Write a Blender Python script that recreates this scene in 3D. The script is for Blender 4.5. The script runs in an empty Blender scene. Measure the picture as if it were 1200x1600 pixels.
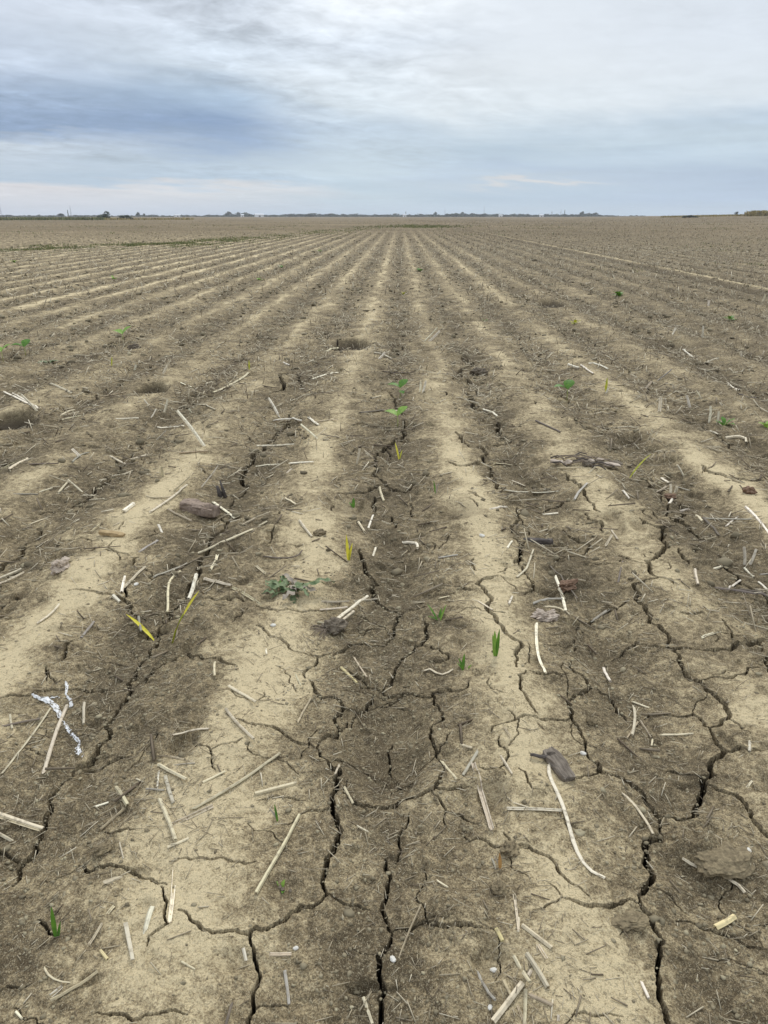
import bpy, math, random
import numpy as np
from mathutils import Vector, Matrix
SC = bpy.context.scene
COL = SC.collection

# ---------------------------------------------------------------- camera
cam = bpy.data.objects.new('camera', bpy.data.cameras.new('camera')); COL.objects.link(cam)
cam.location = (0, 0, 1.40)
PITCH = math.atan(463 / 1200)
cam.rotation_euler = (math.pi / 2 - PITCH, 0, math.atan(25 / 1200 * math.cos(PITCH)))
cam.data.sensor_fit = 'VERTICAL'
cam.data.sensor_height = 24
cam.data.lens = 24 * 1200 / 1600
cam.data.clip_start = 0.05; cam.data.clip_end = 20000
SC.camera = cam

# ---------------------------------------------------------------- exposure
SC.view_settings.view_transform = 'Standard'; SC.view_settings.look = 'None'
SC.view_settings.exposure = 0.0; SC.view_settings.gamma = 1.0
SC.cycles.max_bounces = 5; SC.cycles.diffuse_bounces = 3
SC.cycles.use_denoising = True; SC.cycles.denoiser = 'OPENIMAGEDENOISE'
SC.cycles.denoising_input_passes = 'RGB_ALBEDO_NORMAL'; SC.cycles.denoising_prefilter = 'ACCURATE'

# ---------------------------------------------------------------- sun behind thin cloud, high ahead
SUN_EL, SUN_AZ = math.radians(42), math.radians(14)
sun = bpy.data.objects.new('sun', bpy.data.lights.new('sun', 'SUN')); COL.objects.link(sun)
sun.data.energy = 1.5; sun.data.angle = math.radians(14); sun.data.color = (1.0, 0.95, 0.86)
sd = Vector((math.sin(SUN_AZ) * math.cos(SUN_EL), math.cos(SUN_AZ) * math.cos(SUN_EL), math.sin(SUN_EL)))
sun.rotation_euler = sd.to_track_quat('Z', 'Y').to_euler()
sun.location = (0, 0, 60)

class NT:
    """small helper for building node trees"""
    def __init__(s, tree): s.t = tree; s.n = tree.nodes; s.l = tree.links
    def add(s, typ, **kw):
        nd = s.n.new(typ)
        for k, v in kw.items(): setattr(nd, k, v)
        return nd
    def put(s, sock, v):
        if isinstance(v, bpy.types.NodeSocket): s.l.new(v, sock)
        elif v is not None: sock.default_value = v
    def math(s, op, a, b=None, c=None, clamp=False):
        nd = s.add('ShaderNodeMath', operation=op, use_clamp=clamp)
        s.put(nd.inputs[0], a)
        if b is not None: s.put(nd.inputs[1], b)
        if c is not None: s.put(nd.inputs[2], c)
        return nd.outputs[0]
    def vmath(s, op, a, b=None):
        nd = s.add('ShaderNodeVectorMath', operation=op); s.put(nd.inputs[0], a)
        if b is not None: s.put(nd.inputs[1], b)
        return nd.outputs[0]
    def remap(s, v, a, b, c=0.0, d=1.0, mode='LINEAR'):
        nd = s.add('ShaderNodeMapRange', interpolation_type=mode); s.put(nd.inputs[0], v)
        for i, x in enumerate((a, b, c, d)): nd.inputs[i + 1].default_value = x
        return nd.outputs[0]
    def noise(s, vec, scale, detail=2.0, rough=0.5, dist=0.0):
        nd = s.add('ShaderNodeTexNoise'); s.put(nd.inputs['Vector'], vec)
        nd.inputs['Scale'].default_value = scale; nd.inputs['Detail'].default_value = detail
        nd.inputs['Roughness'].default_value = rough; nd.inputs['Distortion'].default_value = dist
        return nd.outputs['Fac']
    def ramp(s, v, stops, mode='LINEAR'):
        nd = s.add('ShaderNodeValToRGB'); s.put(nd.inputs[0], v); e = nd.color_ramp.elements
        nd.color_ramp.interpolation = mode
        while len(e) < len(stops): e.new(0.5)
        for i, (p, c) in enumerate(stops): e[i].position = p; e[i].color = (*c, 1)
        return nd.outputs[0]
    def mix(s, f, a, b, blend='MIX'):
        nd = s.add('ShaderNodeMix', data_type='RGBA', blend_type=blend)
        s.put(nd.inputs[0], f); s.put(nd.inputs[6], a if isinstance(a, bpy.types.NodeSocket) else (*a, 1) if len(a) == 3 else a)
        s.put(nd.inputs[7], b if isinstance(b, bpy.types.NodeSocket) else (*b, 1) if len(b) == 3 else b)
        return nd.outputs[2]
    def xyz(s, x, y, z):
        nd = s.add('ShaderNodeCombineXYZ')
        for i, v in enumerate((x, y, z)): s.put(nd.inputs[i], v)
        return nd.outputs[0]

def srgb(*c): return tuple((v / 255 / 12.92) if v / 255 <= .04045 else ((v / 255 + .055) / 1.055) ** 2.4 for v in c)

# ---------------------------------------------------------------- sky: thin blue-grey stratus under a Nishita sky
world = bpy.data.worlds.new('World'); SC.world = world; world.use_nodes = True
w = NT(world.node_tree); w.n.clear()
SKY = 0.10
nishita = w.add('ShaderNodeTexSky', sky_type='NISHITA', sun_disc=False)
nishita.sun_elevation = SUN_EL; nishita.sun_rotation = SUN_AZ
tc = w.add('ShaderNodeTexCoord')
dirv = tc.outputs['Generated']
sep = w.add('ShaderNodeSeparateXYZ'); w.put(sep.inputs[0], dirv)
X, Y, Z = sep.outputs
az = w.math('ARCTAN2', X, Y); el = w.math('ARCSINE', Z)
zz = w.math('ADD', w.math('MAXIMUM', Z, 0.0), 0.11)
deck = w.xyz(w.math('DIVIDE', X, zz), w.math('DIVIDE', Y, zz), 0.0)          # where the view meets the cloud deck
BLOW = math.radians(42)                                                       # bearing along which the cloud streets run
along = w.math('ADD', w.math('MULTIPLY', w.math('DIVIDE', X, zz), math.sin(BLOW)), w.math('MULTIPLY', w.math('DIVIDE', Y, zz), math.cos(BLOW)))
across = w.math('SUBTRACT', w.math('MULTIPLY', w.math('DIVIDE', X, zz), math.cos(BLOW)), w.math('MULTIPLY', w.math('DIVIDE', Y, zz), math.sin(BLOW)))
street = w.xyz(w.math('MULTIPLY', along, 0.62), w.math('MULTIPLY', across, 1.15), 0.0)
big = w.noise(street, 0.75, 4, 0.55, 0.3)
fine = w.noise(street, 2.6, 8, 0.60, 0.35)
puff = w.noise(deck, 6.5, 8, 0.62, 0.35)
streak = w.noise(w.xyz(w.math('MULTIPLY', az, 2.2), w.math('MULTIPLY', el, 38.0), 3.0), 1.0, 5, 0.6, 0.2)
elw = w.math('ADD', el, w.math('MULTIPLY_ADD', big, 0.036, -0.018))
elw = w.math('ADD', elw, w.math('MULTIPLY_ADD', streak, 0.020, -0.010))
elw = w.math('ADD', elw, w.math('MULTIPLY_ADD', fine, 0.030, -0.015))
hi = w.remap(el, 0.0, 0.035)                                                  # no wobble at the horizon itself
elq = w.add('ShaderNodeMix', data_type='FLOAT'); w.put(elq.inputs[0], hi); w.put(elq.inputs[2], el); w.put(elq.inputs[3], elw)
elr = w.remap(elq.outputs[0], 0.0, 0.30)
COLS = [   # bearing, then (elevation in rad, colour) up from the horizon
    (-0.48, [(0, (198, 207, 220)), (.018, (206, 210, 218)), (.031, (214, 214, 219)), (.040, (176, 194, 212)), (.058, (190, 203, 217)), (.074, (202, 212, 222)), (.088, (138, 159, 189)), (.118, (156, 174, 199)), (.150, (192, 204, 220)), (.20, (203, 212, 225)), (.27, (206, 214, 226))]),
    (-0.22, [(0, (188, 203, 220)), (.018, (200, 208, 218)), (.029, (208, 212, 218)), (.038, (174, 194, 213)), (.055, (180, 197, 214)), (.075, (148, 169, 197)), (.100, (130, 153, 186)), (.128, (163, 183, 205)), (.155, (198, 210, 222)), (.20, (207, 216, 227)), (.27, (206, 215, 227))]),
    (-0.05, [(0, (180, 201, 219)), (.020, (186, 205, 219)), (.034, (180, 200, 216)), (.050, (190, 207, 220)), (.072, (188, 204, 218)), (.095, (186, 202, 218)), (.120, (208, 219, 228)), (.150, (214, 223, 231)), (.18, (210, 219, 229)), (.22, (234, 239, 243)), (.27, (228, 234, 240))]),
    (0.12, [(0, (180, 202, 219)), (.020, (174, 196, 216)), (.036, (184, 201, 217)), (.052, (174, 193, 214)), (.072, (180, 199, 216)), (.092, (198, 212, 224)), (.115, (215, 224, 231)), (.150, (220, 227, 233)), (.18, (219, 226, 233)), (.22, (221, 228, 235)), (.27, (218, 226, 234))]),
    (0.42, [(0, (178, 200, 219)), (.020, (168, 189, 213)), (.040, (170, 190, 214)), (.056, (178, 197, 216)), (.078, (188, 205, 219)), (.095, (186, 203, 219)), (.120, (212, 221, 229)), (.150, (214, 222, 230)), (.18, (214, 222, 231)), (.22, (214, 222, 231)), (.27, (210, 219, 229))]),
]
cur = None
for bearing, stops in COLS:
    c = w.ramp(elr, [(e / 0.30, srgb(*k)) for e, k in stops])
    if cur is None: cur, last = c, bearing
    else:
        cur = w.mix(w.remap(w.math('ADD', az, w.math('MULTIPLY_ADD', big, 0.3, -0.15)), last, bearing, mode='SMOOTHSTEP'), cur, c); last = bearing
# one cream streak low to the right of the rows
cr = w.math('MULTIPLY', w.math('MULTIPLY', w.remap(az, 0.07, 0.13, mode='SMOOTHSTEP'), w.remap(az, 0.27, 0.18, mode='SMOOTHSTEP')),
            w.math('EXPONENT', w.math('MULTIPLY', w.math('POWER', w.math('MULTIPLY', w.math('ADD', w.math('SUBTRACT', elw, el), w.math('SUBTRACT', el, 0.036)), 330.0), 2.0), -1.0)))
cur = w.mix(w.math('MULTIPLY', cr, 0.7), cur, srgb(214, 213, 214))
# brighter rims and darker bellies of the cloud
amp = w.remap(el, 0.015, 0.12, 0.05, 0.29)
left = w.math('MULTIPLY', w.remap(az, 0.15, -0.1, 0.25, 1.0), w.remap(w.noise(street, 0.9, 3, 0.5), 0.4, 0.6, 0.35, 1.25))
tone = w.math('MULTIPLY_ADD', w.math('SUBTRACT', w.math('MULTIPLY_ADD', puff, 0.6, w.math('MULTIPLY', fine, 0.7)), 0.65), w.math('MULTIPLY', w.math('MULTIPLY', amp, left), 4.5), 1.0)
tone = w.math('ADD', tone, w.math('MULTIPLY', w.math('SUBTRACT', streak, 0.5), w.remap(el, 0.08, 0.16, 0.36, 0.08)))
cur = w.mix(1.0, cur, w.xyz(tone, tone, tone), 'MULTIPLY')
# an overcast sky is brightest overhead
lift = w.remap(el, 0.24, 1.1, 1.0, 2.25, 'SMOOTHSTEP')
cur = w.mix(1.0, cur, w.xyz(lift, lift, lift), 'MULTIPLY')
below = w.remap(Z, -0.02, -0.004, 0.45, 1.0)
k = w.math('MULTIPLY', below, 1.08 / SKY)
cur = w.mix(1.0, cur, w.xyz(k, k, k), 'MULTIPLY')
col = w.mix(0.93, nishita.outputs[0], cur)
bg = w.add('ShaderNodeBackground'); w.put(bg.inputs[0], col); bg.inputs[1].default_value = SKY
wo = w.add('ShaderNodeOutputWorld'); w.l.new(bg.outputs[0], wo.inputs[0])

# ---------------------------------------------------------------- terrain: height of the soil at any point, in metres
EYE = 1.40
FURROWS = np.array([-2.50, -1.68, -0.855, 0.0, 0.70, 1.45, 2.25])

def _hash(ix, iy, seed):
    h = (ix.astype(np.int64) * 374761393 + iy.astype(np.int64) * 668265263 + seed * 1442695041) & 0xFFFFFFFF
    h = ((h ^ (h >> 13)) * 1274126177) & 0xFFFFFFFF
    h = ((h ^ (h >> 16)) * 2246822519) & 0xFFFFFFFF
    return ((h ^ (h >> 15)) & 0xFFFFFF).astype(np.float32) / np.float32(0xFFFFFF)

def noise(x, y, seed=0):
    """smooth gradient noise, about -1..1"""
    x = np.asarray(x, dtype=np.float64); y = np.asarray(y, dtype=np.float64)
    fx = np.floor(x); fy = np.floor(y)
    ix = fx.astype(np.int64); iy = fy.astype(np.int64)
    u = (x - fx).astype(np.float32); v = (y - fy).astype(np.float32)
    su = u * u * u * (u * (u * 6 - 15) + 10); sv = v * v * v * (v * (v * 6 - 15) + 10)
    def g(dx, dy):
        a = _hash(ix + dx, iy + dy, seed) * np.float32(6.2831853)
        return np.cos(a) * (u - dx) + np.sin(a) * (v - dy)
    a = g(0, 0); b = g(1, 0); c = g(0, 1); d = g(1, 1)
    p = a + (b - a) * su; q = c + (d - c) * su
    return (p + (q - p) * sv) * np.float32(1.5)

def fbm(x, y, seed, octaves=3, gain=0.5):
    s = 0; a = 1.0; t = 0
    for k in range(octaves):
        s = s + a * noise(x * 2 ** k, y * 2 ** k, seed + 17 * k); t += a; a *= gain
    return s / t

def sstep(a, b, x):
    t = np.clip((x - a) / (b - a), 0, 1)
    return t * t * (3 - 2 * t)

def row_phase(x):
    """whole numbers in the furrows, halves on the ridge tops"""
    p = np.interp(x, FURROWS, np.arange(len(FURROWS)) - 3.0)
    p = np.where(x > FURROWS[-1], 3 + (x - FURROWS[-1]) / 0.80, p)
    return np.where(x < FURROWS[0], -3 + (x - FURROWS[0]) / 0.82, p)

HOLLOWS = []      # x, y, rx, ry, depth: holes and bowls in the soil

def far_rise(x, y):
    r = np.hypot(x, y)
    a = np.arctan2(x, np.maximum(y, 1e-3))
    return 1.9 * sstep(120, 420, r) * sstep(0.16, 0.46, a) - 0.0

def macro(x, y):
    """ridges, hollows and the lie of the land; smooth enough to lay things on"""
    x = np.asarray(x, dtype=np.float64); y = np.asarray(y, dtype=np.float64)
    wx = x + 0.050 * noise(x * 0.5, y * 0.42, 3) + 0.032 * noise(x * 1.5, y * 1.7, 4)
    ph = row_phase(wx)
    c = np.cos(2 * np.pi * ph)                       # +1 in furrows
    amp = 0.019 * (1 + 0.35 * noise(x * 0.7, y * 0.35, 5)) * (1 + 0.45 * sstep(1.0, 2.2, np.abs(x)))
    amp = amp * (1 - 0.45 * sstep(3.5, 10, np.hypot(x, y)))
    z = -amp * (c + 0.28 * np.maximum(c, 0) ** 3)
    z = z - 0.055 * np.exp(-((wx - 6.95) / 0.16) ** 2) + 0.03 * np.exp(-((wx - 7.28) / 0.14) ** 2)
    z = z + 0.016 * noise(x * 1.9, y * 1.3, 6) + 0.010 * noise(x * 4.1, y * 3.6, 7)
    for hx, hy, rx, ry, d in HOLLOWS:
        q = ((x - hx) / rx) ** 2 + ((y - hy) / ry) ** 2
        if d > 0.08:                                     # an animal's burrow: steep, with the spoil thrown up behind
            z = z - d * np.exp(-q ** 4) + 0.30 * d * np.exp(-((x - hx) / (1.3 * rx)) ** 2 - ((y - hy - 1.5 * ry) / (0.6 * ry)) ** 2)
            continue
        z = z - d * np.exp(-q * q * 0.7 - q * 0.5) + d * 0.25 * np.exp(-((np.sqrt(q) - 1.55) / 0.4) ** 2)
    return z + far_rise(x, y), ph, wx

def soil_state(x, y):
    """dryness of the crust, roughness, and the dark of the wheel track, anywhere in the field"""
    z, phs, wx = macro(x, y)
    R = np.hypot(x, y)
    rowid = np.floor(phs)
    big = fbm(x * 0.9, y * 0.35, 21, 3)
    mid = fbm(x * 3.2, y * 2.4, 22, 3)
    rowgain = 0.5 + 0.5 * noise(rowid * 0.71 + 0.37, y * 0.06, 23)
    near = 1 - sstep(2.5, 9, R)
    # pale crust on the ridge tops, duller soil and chaff in the furrows
    off = phs - np.floor(phs) - 0.5 + 0.10 * noise(x * 1.7, y * 1.1, 25) + 0.085 * noise(x * 6.0, y * 5.0, 26)
    wid = 0.15 - 0.06 * sstep(3.0, 10, R)
    ridge = np.exp(-(off / wid) ** 2)
    furrow = np.exp(-((0.5 - np.abs(off)) / 0.17) ** 2)
    patch = sstep(-0.50, 0.45, fbm(x * 1.25, y * 0.55, 27, 3) + 0.25 * near)
    patch2 = sstep(-0.5, 0.5, fbm(x * 1.6, y * 0.9, 28, 3))
    gain = 1.0 - 0.70 * sstep(1.6, 3.2, x) * sstep(3.0, 5.5, R)
    gain = gain * (1 - 0.60 * sstep(-1.3, -2.2, x) * sstep(13.0, 9.0, R) * sstep(2.4, 3.6, R))
    gain = gain * np.where(R > 5, 0.35 + 0.6 * rowgain, 1.0) * (1 + 0.85 * sstep(13, 17, R) * sstep(-2, -6, x))
    dry = 0.355 + 0.15 * big + 0.19 * mid + 0.60 * ridge * (0.18 + 0.82 * patch) * gain - 0.30 * furrow * (0.35 + 0.65 * patch2)
    dry = dry - 0.02 * sstep(8, 14, R) - 0.11 * sstep(1.8, 4.5, x)
    on = sstep(5, 8, y)
    rut = np.exp(-((wx - 6.95) / 0.26) ** 2) * on
    dry = dry * (1 - 0.9 * rut) + 0.45 * np.exp(-((wx - 7.5) / 0.18) ** 2) * on
    rough = np.clip(1.15 - 1.0 * dry + 0.7 * fbm(x * 2.3, y * 2.3, 24, 2), 0.15, 1.6)
    return z, dry, rough, rut, big

LAYERS = ((0.30, 0.011, 30, 0.4), (0.16, 0.012, 31, 0.3), (0.075, 0.0080, 32, 0.2), (0.034, 0.0042, 33, 0.2), (0.017, 0.0023, 34, 0.22), (0.0085, 0.0013, 35, 0.35), (0.0045, 0.0007, 36, 0.9))
CLODS = ((0.055, 0.009, 41), (0.028, 0.006, 42), (0.11, 0.026, 43), (0.22, 0.038, 44))
PITS = ((0.13, 0.026, 45), (0.065, 0.014, 46))

def relief(x, y, rough, cell=None, finest=0.03):
    """crumbs, clods and pits on top of the ridges; each size only where the mesh cell can carry it"""
    z = np.zeros_like(x); pit = np.zeros_like(x)
    def part(lam):
        if cell is None: return (slice(None), 1.0) if lam >= finest else (None, 0)
        k = sstep(0.5, 0.25, cell / lam); idx = np.where(k.max(axis=1) > 0)[0]
        if not len(idx): return None, 0
        e = slice(0, idx[-1] + 1)
        return e, k[e]
    for lam, a, seed, base in LAYERS:
        e, k = part(lam)
        if e is not None: z[e] += a * k * (base + (1 - base) * rough[e]) * noise(x[e] / lam, y[e] / lam, seed)
    for lam, a, seed in CLODS:                              # lumps where a coarse noise peaks
        e, k = part(lam)
        if e is not None: z[e] += a * k * sstep(0.42, 0.85, noise(x[e] / lam, y[e] / lam, seed)) * np.clip(rough[e] - 0.3, 0, 1)
    for lam, a, seed in PITS:
        e, k = part(lam)
        if e is not None:
            n = sstep(0.50, 0.80, noise(x[e] / lam, y[e] / lam, seed)) * np.clip(rough[e] * 0.8 + 0.15, 0, 1)
            z[e] -= a * k * n; pit[e] = np.maximum(pit[e], n)
    return z, pit

# ---------------------------------------------------------------- what lies where (metres; x across the rows, y along them)
HOLLOWS[:] = [(-0.563, 9.039, 0.224, 0.285, 0.085),
    (-2.141, 6.519, 0.132, 0.179, 0.102),
    (-2.831, 5.378, 0.185, 0.215, 0.085),
    (1.031, 11.417, 0.315, 0.298, 0.076),
    (-0.048, 10.292, 0.202, 0.244, 0.076),
    (0.289, 3.596, 0.096, 0.124, 0.034),
    (-0.254, 3.713, 0.099, 0.113, 0.029),
    (-0.252, 1.282, 0.028, 0.035, 0.016),
    (0.247, 1.593, 0.033, 0.066, 0.023),
    (0.255, 2.344, 0.058, 0.079, 0.023),
    (-0.036, 1.857, 0.112, 0.217, 0.04),
    (1.054, 3.552, 0.041, 0.072, 0.023),
    (1.06, 3.428, 0.043, 0.068, 0.023),
    (1.156, 3.446, 0.037, 0.06, 0.021),
    (0.716, 1.436, 0.046, 0.033, -0.029),
    (0.772, 1.447, 0.077, 0.095, -0.034),
    (-0.017, 2.951, 0.109, 0.381, 0.023),
    (0.694, 2.345, 0.067, 0.18, 0.023),
    (3.168, 9.077, 0.372, 0.268, 0.051),
    (1.839, 12.941, 0.251, 0.383, 0.068),
    (2.551, 13.424, 0.216, 0.414, 0.085),
    (1.556, 5.007, 0.107, 0.108, 0.068),
    (-0.024, 1.686, 0.028, 0.027, 0.016)]
CRACKS = [   # width in mm, then the line of the crack
    (8.4, [(-.017, 2.416), (-.046, 2.371), (-.136, 2.354), (-.179, 2.319), (-.219, 2.27), (-.267, 2.249), (-.306, 2.263), (-.357, 2.286)]),
    (6.2, [(-.267, 2.249), (-.286, 2.184), (-.295, 2.115)]),
    (9.9, [(-.282, 2.11), (-.254, 2.035), (-.231, 2.002), (-.193, 2.005), (-.172, 1.988), (-.161, 1.97), (-.181, 1.922), (-.172, 1.877), (-.163, 1.874), (-.174, 1.834), (-.223, 1.771)]),
    (8.5, [(-.161, 1.97), (-.137, 1.979), (-.093, 2.0), (-.076, 2.041), (-.075, 2.075)]),
    (3.7, [(-.163, 1.874), (-.148, 1.931)]),
    (8.4, [(-.472, 1.866), (-.433, 1.84), (-.404, 1.833), (-.356, 1.841), (-.323, 1.815), (-.275, 1.779), (-.223, 1.768)]),
    (11.3, [(-.223, 1.768), (-.21, 1.727), (-.185, 1.704), (-.17, 1.671), (-.154, 1.685), (-.161, 1.642), (-.153, 1.606), (-.16, 1.546), (-.147, 1.505), (-.133, 1.469), (-.139, 1.434), (-.161, 1.377), (-.161, 1.338), (-.165, 1.311), (-.152, 1.285), (-.161, 1.261)]),
    (7.6, [(-.152, 1.285), (-.161, 1.261), (-.205, 1.244), (-.248, 1.192), (-.29, 1.178), (-.303, 1.161), (-.354, 1.163), (-.398, 1.164), (-.43, 1.187), (-.445, 1.208), (-.463, 1.215)]),
    (6.3, [(-.294, 1.174), (-.299, 1.153), (-.285, 1.119), (-.275, 1.099), (-.268, 1.061), (-.27, 1.025), (-.266, 1.011), (-.272, .987), (-.271, .938)]),
    (2.3, [(-.275, 1.001), (-.263, 1.014), (-.234, 1.026), (-.204, 1.027)]),
    (7.2, [(-.164, 1.54), (-.208, 1.535), (-.239, 1.522)]),
    (3.1, [(-.239, 1.522), (-.28, 1.477)]),
    (4.7, [(-.175, 1.729), (-.136, 1.745), (-.082, 1.732), (-.056, 1.705)]),
    (9.9, [(-.137, 1.619), (-.112, 1.566), (-.084, 1.556), (-.03, 1.56), (-.003, 1.562), (.035, 1.587), (.08, 1.596), (.115, 1.63), (.129, 1.694)]),
    (6.7, [(.129, 1.694), (.12, 1.73), (.107, 1.792), (.097, 1.835), (.101, 1.881), (.139, 1.901), (.13, 1.953), (.115, 1.993), (.115, 2.057), (.162, 2.064), (.221, 2.051), (.231, 2.102)]),
    (5.5, [(-.04, 2.079), (.021, 2.081), (.115, 2.034)]),
    (7.3, [(.063, 2.375), (-.006, 2.205), (-.015, 2.166), (-.045, 2.095), (-.04, 2.083)]),
    (4.8, [(.093, 1.596), (.126, 1.534), (.159, 1.533), (.213, 1.495)]),
    (2.5, [(.126, 1.534), (.124, 1.488)]),
    (6.0, [(.102, 1.604), (.181, 1.62), (.198, 1.617)]),
    (4.6, [(-.012, 1.863), (-.022, 1.804), (-.02, 1.75), (-.012, 1.725)]),
    (3.1, [(.002, 1.709), (.019, 1.625)]),
    (5.0, [(.293, 1.82), (.294, 1.779), (.308, 1.761), (.277, 1.684), (.289, 1.646)]),
    (4.0, [(.277, 1.684), (.238, 1.685), (.223, 1.702)]),
    (7.8, [(.272, 1.838), (.3, 1.873), (.339, 1.891), (.384, 1.906), (.468, 1.907), (.517, 1.93)]),
    (5.5, [(.074, 2.37), (.147, 2.304), (.177, 2.248), (.101, 2.244)]),
    (19.9, [(-.143, 4.646), (-.125, 4.426), (-.145, 4.214), (-.08, 4.106), (-.007, 3.984), (.039, 3.958)]),
    (13.1, [(.039, 3.958), (.147, 4.088)]),
    (18.3, [(-.108, 4.063), (-.163, 3.914), (-.325, 3.863)]),
    (13.9, [(-.126, 3.854), (-.133, 3.761), (-.12, 3.655)]),
    (9.0, [(-.032, 3.632), (-.027, 3.443)]),
    (14.3, [(-.172, 3.177), (-.165, 3.105), (-.141, 2.991), (-.111, 2.923), (-.083, 2.889), (-.097, 2.753), (-.052, 2.663), (-.009, 2.629), (.023, 2.604)]),
    (9.1, [(.023, 2.604), (-.008, 2.532), (-.017, 2.416)]),
    (9.1, [(.101, 2.51), (.103, 2.44), (.109, 2.407), (.083, 2.362), (.063, 2.375)]),
    (7.0, [(.023, 2.638), (.08, 2.626), (.112, 2.588)]),
    (9.1, [(-.539, 2.596), (-.452, 2.553), (-.357, 2.561), (-.28, 2.619), (-.175, 2.635)]),
    (7.6, [(-.511, 2.437), (-.453, 2.365), (-.412, 2.347), (-.357, 2.286)]),
    (13.2, [(.406, 2.83), (.339, 2.785), (.316, 2.755), (.343, 2.701), (.355, 2.601), (.336, 2.542), (.361, 2.448), (.377, 2.391), (.4, 2.342), (.424, 2.324), (.426, 2.294), (.401, 2.223), (.391, 2.165)]),
    (8.1, [(.227, 2.752), (.317, 2.717)]),
    (5.4, [(.326, 3.009), (.311, 2.93), (.326, 2.87)]),
    (18.9, [(.455, 4.774), (.539, 4.784), (.56, 4.631), (.513, 4.446)]),
    (15.4, [(.513, 4.446), (.372, 4.375), (.288, 4.437)]),
    (17.3, [(.584, 4.453), (.538, 4.25), (.556, 4.204), (.54, 4.014), (.607, 4.03)]),
    (14.4, [(.373, 3.915), (.439, 3.787)]),
    (14.7, [(.491, 3.742), (.546, 3.725)]),
    (20.7, [(.389, 5.076), (.412, 4.917), (.455, 4.774)]),
    (26.2, [(.573, 6.497), (.612, 6.196), (.587, 5.921), (.629, 5.989)]),
    (27.2, [(.735, 8.346), (.699, 7.67), (.594, 7.367), (.486, 6.947)]),
    (17.8, [(.664, 5.554), (.701, 5.299), (.729, 5.132)]),
    (20.9, [(-1.055, 7.272), (-1.024, 6.754), (-1.08, 6.521)]),
    (21.2, [(-.836, 5.77), (-.807, 5.445), (-.849, 5.022), (-.904, 4.905), (-.906, 4.565), (-.895, 4.197), (-.86, 3.86)]),
    (22.1, [(.034, 5.528), (.011, 5.258), (-.052, 4.861), (-.092, 4.755), (-.143, 4.646)]),
    (17.1, [(.584, 3.257), (.544, 3.12), (.5, 3.009)]),
    (12.4, [(.535, 3.333), (.583, 3.515), (.624, 3.661)]),
    (10.5, [(.529, 3.289), (.558, 3.236)]),
    (10.7, [(.522, 3.031), (.532, 2.96), (.551, 2.822), (.534, 2.76), (.499, 2.699)]),
    (14.0, [(.961, 4.243), (.992, 4.073), (1.006, 3.93), (.997, 3.814)]),
    (7.8, [(.997, 3.814), (1.002, 3.663), (1.015, 3.624)]),
    (7.3, [(.945, 3.626), (.989, 3.514), (.972, 3.38)]),
    (12.5, [(.749, 3.69), (.899, 3.795)]),
    (8.2, [(.805, 3.473), (.825, 3.326), (.874, 3.28), (.882, 3.237), (.826, 3.151), (.7, 3.131)]),
    (16.5, [(1.186, 3.523), (1.195, 3.477), (1.261, 3.431), (1.334, 3.465)]),
    (17.3, [(1.282, 3.43), (1.207, 3.287), (1.213, 3.19), (1.144, 3.113), (1.063, 2.959), (1.049, 2.894), (1.07, 2.854)]),
    (10.4, [(1.07, 2.854), (1.107, 2.833), (1.108, 2.796)]),
    (13.7, [(1.07, 2.854), (1.004, 2.831), (.94, 2.766), (.949, 2.705), (.921, 2.668), (.941, 2.611), (.942, 2.541), (.92, 2.504), (.946, 2.476), (.958, 2.375), (.934, 2.323)]),
    (8.1, [(.979, 3.122), (1.07, 3.0)]),
    (18.0, [(1.478, 3.767), (1.424, 3.631), (1.399, 3.612), (1.408, 3.46), (1.419, 3.354), (1.494, 3.335)]),
    (17.3, [(1.428, 4.239), (1.432, 3.997), (1.467, 3.854), (1.478, 3.767)]),
    (9.0, [(1.258, 3.177), (1.255, 3.106), (1.246, 3.006)]),
    (13.6, [(1.44, 3.179), (1.416, 3.04), (1.431, 2.98), (1.402, 2.874), (1.442, 2.841), (1.439, 2.774), (1.443, 2.688)]),
    (8.9, [(.657, 2.488), (.677, 2.545), (.741, 2.575), (.807, 2.608), (.857, 2.633), (.896, 2.675)]),
    (20.6, [(1.791, 4.36), (1.822, 4.213), (1.906, 4.148), (2.061, 4.17), (2.157, 4.214)]),
    (8.2, [(1.049, 2.541), (1.14, 2.551)]),
    (6.8, [(1.203, 2.535), (1.2, 2.438), (1.182, 2.385)]),
    (7.5, [(.418, 2.142), (.387, 2.067), (.397, 2.005), (.419, 1.921)]),
    (9.6, [(.589, 2.256), (.578, 2.195), (.622, 2.106), (.602, 2.09), (.56, 2.062), (.529, 2.005), (.534, 1.965), (.523, 1.929), (.54, 1.88), (.542, 1.827), (.533, 1.787)]),
    (10.9, [(.533, 1.787), (.555, 1.727), (.548, 1.699), (.607, 1.673), (.645, 1.603), (.661, 1.567), (.656, 1.512)]),
    (8.5, [(.564, 2.176), (.489, 2.132), (.428, 2.139)]),
    (6.0, [(.547, 1.694), (.506, 1.682), (.468, 1.665)]),
    (5.4, [(.635, 2.417), (.618, 2.34)]),
    (6.9, [(.506, 2.344), (.613, 2.361)]),
    (7.0, [(.642, 2.104), (.681, 2.058), (.675, 1.994), (.692, 1.936)]),
    (8.6, [(.742, 2.297), (.801, 2.336), (.85, 2.41)]),
    (13.1, [(.847, 2.367), (.927, 2.322), (.982, 2.314), (1.046, 2.292), (1.111, 2.306), (1.195, 2.37), (1.286, 2.415), (1.361, 2.444)]),
    (11.5, [(.934, 2.323), (.937, 2.208), (.94, 2.167), (.973, 2.104), (.993, 2.05), (1.0, 1.985), (.989, 1.936), (.946, 1.896), (.915, 1.887)]),
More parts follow.
